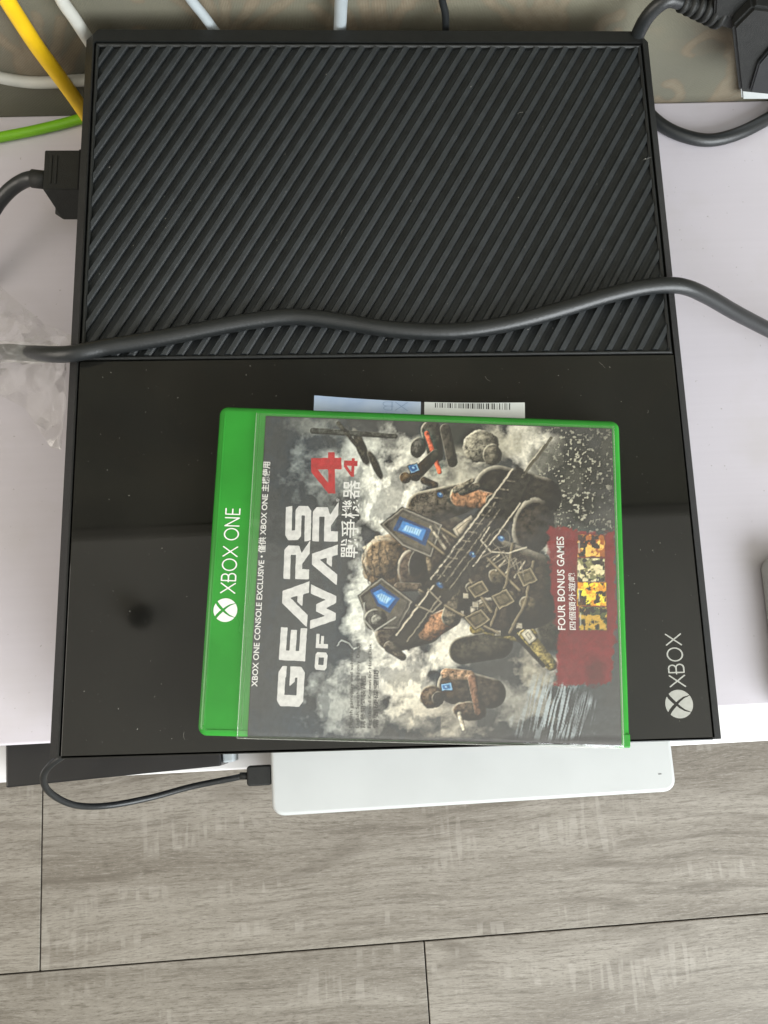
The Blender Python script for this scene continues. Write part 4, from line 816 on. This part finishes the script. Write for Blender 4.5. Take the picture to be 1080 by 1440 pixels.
# ------------------------------------------------------------------ cables and plugs
def cable(name, pts, r, m, label, parent=None, group=None, cat='cable', **k):
    o = link(name, tube_mesh(pts, r, **k), M[m], parent)
    if label: tag(o, label, cat, group)
    return o
zc = ZT + 0.0032
P = [up(-110, 520, 0.004), up(-50, 505, 0.012), up(0, 495, 0.045), up(45, 497, 0.070)]
P += [up(u, v, zc) for u, v in ((95, 498), (150, 488), (200, 480), (250, 471), (300, 461), (350, 452), (400, 446), (440, 447), (490, 454), (540, 462), (590, 466), (640, 466), (690, 460), (740, 449), (800, 432), (850, 417), (900, 405), (938, 401))]
P += [up(965, 404, 0.0800), up(995, 417, 0.071), up(1035, 440, 0.055), up(1085, 466, 0.034), up(1150, 500, 0.012), up(1230, 530, 0.0045)]
cable('power_cable', P, 0.0037, 'cable', 'thick black cable lying across the ribbed vent from left tape to right', n=8)
# cable at right behind the console and plug at the upper right
cable('power_cable', [up(u, v, 0.0035) for u, v in ((880, 120), (905, 152), (932, 177), (965, 192), (1000, 197), (1040, 187), (1085, 164), (1140, 130))], 0.0037, 'cable', 'black cable curving over the lilac table right of the console back corner')
yb = 0.345
plug = thing('power_plug', 'large black moulded power plug at the upper right corner by the wallpaper', 'plug', (0, 0, 0))
YP = 0.335
pp = [upy(1008, -40, YP), upy(1004, 25, YP), upy(1012, 38, YP), upy(1030, 43, YP), upy(1110, 60, YP), upy(1110, -60, YP)]
def vprism(name, pts, y0, y1, m, parent, bevel=0.001):      # outline in xz, depth in y
    bm = bmesh.new(); a = [bm.verts.new((p.x, y0, p.z)) for p in pts]; b = [bm.verts.new((p.x, y1, p.z)) for p in pts]; n = len(pts)
    bm.faces.new(a); bm.faces.new(b[::-1])
    for i in range(n): bm.faces.new((a[i], b[i], b[(i + 1) % n], a[(i + 1) % n]))
    bmesh.ops.recalc_face_normals(bm, faces=bm.faces)
    if bevel: bmesh.ops.bevel(bm, geom=list(bm.edges), offset=bevel, segments=2, affect='EDGES')
    return link(name, bm_mesh(bm), m, parent)
vprism('plug_neck', pp, YP, YP + 0.016, M['plug'], plug)
pq = [upy(1030, 40, YP - 0.006), upy(1040, 131, YP - 0.006), upy(1130, 140, YP - 0.006), upy(1130, 20, YP - 0.006), upy(1060, 10, YP - 0.006)]
vprism('plug_body', pq, YP - 0.006, YP + 0.014, M['plug'], plug, 0.0016)
pr = [upy(1054, 128, YP - 0.0075), upy(1066, 88, YP - 0.0075), upy(1085, 66, YP - 0.0075), upy(1128, 66, YP - 0.0075), upy(1128, 136, YP - 0.0075)]
vprism('plug_grip', pr, YP - 0.0085, YP - 0.0055, M['cable'], plug, 0.0008)
a = upy(958, 3, YP + 0.006); b = upy(1008, 16, YP + 0.006)
for i in range(6):
    p = a.lerp(b, i / 5); q = p + (b - a).normalized() * 0.0022
    link('strain_relief', tube_mesh([p, q], 0.0046 + 0.0006 * i, 18, smooth_pts=False), M['plug'], plug)
link('relief_core', tube_mesh([a, b + (b - a) * .2], 0.0038, 14, smooth_pts=False), M['plug'], plug)
link('plug_cord', tube_mesh([a, upy(940, 0, YP + 0.005), upy(921, 12, YP + 0.004), upy(905, 32, YP + .003), upy(893, 60, YP + .003), upy(880, 110, 0.341)], 0.0035, 16), M['cable'], plug)
sock = thing('wall_socket', 'white plastic socket plate on the wallpaper mostly hidden behind the black plug', 'socket', (0, 0, 0))
sp = [upy(1040, 100, 0.352), upy(1043, 139.5, 0.352), upy(1160, 139.5, 0.352), upy(1160, 60, 0.352), upy(1040, 60, 0.352)]
vprism('socket_plate', sp, 0.3515, 0.357, M['white_plastic'], sock, 0.001)

yw = 0.343
def wallcable(pts, r, m, label, y=yw): return cable('cable', [upy(u, v, y) for u, v in pts], r, m, label, group=None)
wallcable([(-12, -60), (4, -15), (10, 0), (30, 32), (53, 67), (79, 102), (107, 141), (140, 190)], 0.0039, 'yellow', 'thick yellow cable slanting down to the console back left corner')
wallcable([(-40, 96), (0, 109), (50, 116), (113, 113), (160, 108)], 0.0031, 'white_cable', 'whitish cable running level across the wallpaper behind the yellow cable', 0.347)
wallcable([(70, -40), (87, 0), (104, 25), (119, 48), (140, 80)], 0.0031, 'white_cable', 'whitish cable dropping to the clipped left rear corner of the console', 0.344)
wallcable([(250, -30), (269, 0), (285, 20), (301, 42), (320, 70)], 0.0024, 'grey_cable', 'thin pale grey cable slanting behind the left part of the console back', 0.344)
wallcable([(484, -40), (480, 0), (479, 20), (478, 42), (477, 80)], 0.0031, 'grey_cable', 'pale grey cable hanging straight behind the middle of the console back', 0.344)
wallcable([(617, -40), (622, 0), (626, 18), (627, 42), (629, 80)], 0.0018, 'cable', 'thin black cable hanging behind the right half of the console back', 0.344)
cable('cable', [up(u, v, 0.0029) for u, v in ((-60, 204), (0, 193), (55, 182), (110, 168), (165, 150))], 0.0028, 'green_cable', 'lime green cable lying on the table at the upper left')

# plug in the rear of the console (left)
hp = thing('video_plug', 'blocky black plug pushed into the left side of the console', 'plug', (0, 0, 0))
a = up(63, 211, 0.046); c = up(110, 290, 0.030)
x0, x1 = a.x, -0.0012; y1 = a.y; y0 = up(80, 266, 0.046).y
bm = bmesh.new()
prof = [(y1, 0.046), (y1, 0.026), (y0 - 0.002, 0.026), (y0 - 0.0075, 0.030), (y0, 0.046)]
L1 = [bm.verts.new((x0 + (0.006 if i == 3 else 0.0), y, z)) for i, (y, z) in enumerate(prof)]; L2 = [bm.verts.new((x1, y, z)) for y, z in prof]
bm.faces.new(L1); bm.faces.new(L2[::-1])
for i in range(5): bm.faces.new((L1[i], L2[i], L2[(i + 1) % 5], L1[(i + 1) % 5]))
bmesh.ops.recalc_face_normals(bm, faces=bm.faces); bmesh.ops.bevel(bm, geom=list(bm.edges), offset=0.0004, segments=2, affect='EDGES')
link('plug_body', bm_mesh(bm), M['plug'], hp)
box('overhang_shade', -0.0105, -0.0012, y0 - 0.0002, y1 + 0.0003, 0.028, 0.0464, M['gap'], hp, 0.0005)  # dark box imitating the shade of the console overhang on the plug
box('grip_ridge', x0 + 0.003, x0 + 0.0042, y0 + 0.003, y1 - 0.003, 0.0455, 0.0464, M['plug'], hp, 0.0003)
box('grip_ridge', x0 + 0.0056, x0 + 0.0068, y0 + 0.003, y1 - 0.003, 0.0455, 0.0464, M['plug'], hp, 0.0003)
zz = 0.040
nk0 = up(64, 254, zz); nk1 = up(45, 251, zz)
link('plug_neck', tube_mesh([nk0 + Vector((0.002, 0, 0)), nk1], 0.0046, 16, smooth_pts=False), M['plug'], hp)
link('plug_cord', tube_mesh([nk0, nk1, up(28, 257, zz - .004), up(10, 271, zz - .008), up(-8, 294, zz - .014), up(-25, 330, zz - .022), up(-40, 400, 0.006)], 0.0038, 16), M['cable'], hp)

# crumpled clear tape holding the cable at the left
tape = thing('clear_tape', 'crumpled clear tape wrapped round the black cable at the left edge', 'tape', (0, 0, 0))
from mathutils.geometry import delaunay_2d_cdt
def crumple(name, outline, m, seed, amp=0.0035, n=70):
    """outline: (u, v, z) corners; a creased film of irregular facets inside it"""
    rnd = random.Random(seed); P = [(p[0], p[1]) for p in outline]; O2 = []
    for i in range(len(outline)):
        a_, b_ = outline[i], outline[(i + 1) % len(outline)]; k = max(1, int(math.hypot(a_[0] - b_[0], a_[1] - b_[1]) / 13))
        for j in range(k):
            t = j / k; q = rnd.uniform(-2, 2) if j else 0; O2.append((a_[0] + (b_[0] - a_[0]) * t + q, a_[1] + (b_[1] - a_[1]) * t + q))
    pts = list(O2); us = [p[0] for p in P]; vs = [p[1] for p in P]
    while len(pts) < len(O2) + n:
        q = (rnd.uniform(min(us), max(us)), rnd.uniform(min(vs), max(vs)))
        if float(poly_sd(np.array([q[0]]), np.array([q[1]]), P)[0]) > 2: pts.append(q)
    res = delaunay_2d_cdt([Vector(p) for p in pts], [], [list(range(len(O2)))], 1, 1e-4)
    pl = np.array(outline, float); bm = bmesh.new(); vv = []
    for p in res[0]:
        wgt = 1 / (((pl[:, 0] - p.x) ** 2 + (pl[:, 1] - p.y) ** 2) + 60); z = float((pl[:, 2] * wgt).sum() / wgt.sum()) + rnd.uniform(-amp, amp)
        vv.append(bm.verts.new(up(p.x, p.y, max(z, 0.0012))))
    for f in res[2]: bm.faces.new([vv[i] for i in f])
    bmesh.ops.subdivide_edges(bm, edges=list(bm.edges), cuts=1, use_grid_fill=True); bmesh.ops.smooth_vert(bm, verts=bm.verts, factor=0.35)
    return link(name, bm_mesh(bm), m, tape)
crumple('tape_flap', [(-30, 375, .002), (20, 420, .006), (62, 455, .03), (98, 470, .076), (122, 484, .084), (100, 492, .08), (60, 492, .06), (-30, 485, .02)], M['tape'], 3)
crumple('tape_flap', [(-30, 495, .02), (60, 505, .06), (92, 508, .072), (93, 560, .05), (86, 632, .014), (72, 630, .006), (36, 575, .004), (-30, 540, .003)], M['tape'], 9)
crumple('tape_wrap', [(-30, 476, .055), (30, 480, .072), (82, 484, .082), (80, 510, .080), (30, 510, .072), (-30, 505, .055)], M['tape_light'], 5, 0.0010, 30)

# ------------------------------------------------------------------ things below and beside
router = thing('white_box', 'flat white rounded box jutting out below the console over the wood floor', 'router', (0, 0, 0))
zr = -0.118
a = up(379, 1100, zr); b = up(391, 1141, zr); c = up(942, 1110, zr); d = up(945, 1080, zr)
router.location = (b.x, b.y - 0.0028, zr - 0.028); router.rotation_euler = (0, 0, math.atan2(c.y - b.y, c.x - b.x) + 0.006)
RW = math.hypot(c.x - b.x, c.y - b.y) + 0.0045
slab('upper_shell', -0.0035, RW, 0.0, 0.150, 0.010, 0.028, M['white_plastic'], router, 0.0075, 0.0022, 4)
slab('lower_shell', -0.0020, RW - 0.0015, 0.0015, 0.148, 0.0, 0.0096, M['cream_plastic'], router, 0.007, 0.0012, 3)
for x in (0.02, RW - 0.02): link('foot', tube_mesh([(x, 0.06, -0.0034), (x, 0.06, 0.0005)], 0.006, 16, smooth_pts=False), M['plug'], router)
box('status_mark', RW - 0.0105, RW - 0.0085, 0.0105, 0.0110, 0.0278, 0.02815, M['dark_print'], router)
# small black plug in its left side and the looping cord
mc = thing('usb_cord', 'thin black cord looping below the console into the white box', 'cable', (0, 0, 0))
zu = zr - 0.006
p0 = up(379, 1090, zu)
o = slab('plug_body', -0.0135, 0.0015, -0.0058, 0.0062, -0.004, 0.004, M['plug'], mc, 0.002, 0.0012, 3); o.location = p0; o.rotation_euler = (0, 0, 0.02)
link('strain_relief', tube_mesh([p0 + Vector((-0.018, 0, 0)), p0 + Vector((-0.012, 0, 0))], 0.0022, 12, smooth_pts=False), M['plug'], mc)
link('cord', tube_mesh([p0 + Vector((-0.016, 0, 0)), up(330, 1094, zu), up(270, 1106, zu), up(210, 1122, zu + .006), up(150, 1133, zu + .02), up(105, 1132, zu + .04), up(72, 1116, zu + .06), up(61, 1096, zu + .075), up(70, 1077, zu + .085), up(100, 1055, zu + .09), up(150, 1020, zu + .08)], 0.00185, 12), M['cable'], mc)
# black box at left
zbk = -0.110
bb = thing('black_box', 'flat black box poking out under the table edge at the lower left', 'set-top box', (0, 0, 0))
a = up(8, 1108, zbk); c = up(311, 1077, zbk)
bb.location = (a.x, a.y, -0.150); bb.rotation_euler = (0, 0, math.atan2(c.y - a.y, c.x - a.x))
BL = math.hypot(c.x - a.x, c.y - a.y)
box('box_shell', 0, BL, 0, 0.16, 0.003, 0.040, M['black_box'], bb, 0.0010, 3)
box('foot', 0.01, 0.02, 0.06, 0.075, 0.0, 0.0034, M['plug'], bb); box('foot', BL - 0.02, BL - 0.01, 0.06, 0.075, 0.0, 0.0034, M['plug'], bb)
box('pale_block', BL + 0.0004, BL + 0.0072, 0.0015, 0.013, 0.010, 0.036, M['grey_cable'], bb, 0.0012, 3)  # pale grey block at the right end of the box
# pale rounded thing at the right edge
wd = thing('white_adapter', 'cream white rounded box just entering the right edge beside the console', 'adapter', (0, 0, 0))
a = up(1073, 784, 0.006)
slab('adapter_shell', a.x, a.x + 0.07, a.y - 0.078, a.y, 0.0, 0.013, M['cream_plastic'], wd, 0.006, 0.003, 5)
slab('adapter_lid', a.x + 0.004, a.x + 0.066, a.y - 0.074, a.y - 0.004, 0.0125, 0.0138, M['white_plastic'], wd, 0.004, 0.0005, 3)

# ------------------------------------------------------------------ lint and dust on the glossy half and the vent
random.seed(11); bm = bmesh.new()
for i in range(150):
    x = random.uniform(0.008, 0.266); y = random.uniform(0.004, 0.166) if i < 110 else random.uniform(0.175, 0.32); z = ZT + (0.00008 if y < 0.169 else 0.0002)
    if 0.058 < x < 0.242 and -0.005 < y < 0.146: continue
    L_ = random.uniform(0.00015, 0.0006) if i % 9 else random.uniform(0.0015, 0.005); wd_ = 0.00010 if i % 9 else 0.000035; a = random.uniform(0, math.pi); k = random.uniform(-0.8, 0.8); prev = None
    for j in range(5):
        t = j / 4; an = a + k * t; px, py = x + L_ * t * math.cos(an), y + L_ * t * math.sin(an)
        pr_ = [bm.verts.new((px - wd_ * math.sin(an), py + wd_ * math.cos(an), z)), bm.verts.new((px + wd_ * math.sin(an), py - wd_ * math.cos(an), z)), bm.verts.new((px, py, z + wd_ * 1.6))]
        if prev:
            for q in range(3): bm.faces.new((prev[q], prev[(q + 1) % 3], pr_[(q + 1) % 3], pr_[q]))
        prev = pr_
tag(link('dust', bm_mesh(bm), mat('grey_lint', (0.30, 0.29, 0.26), 0.9, 0.1)), 'pale lint and dust specks scattered over the black console top', 'dust', kind='stuff')
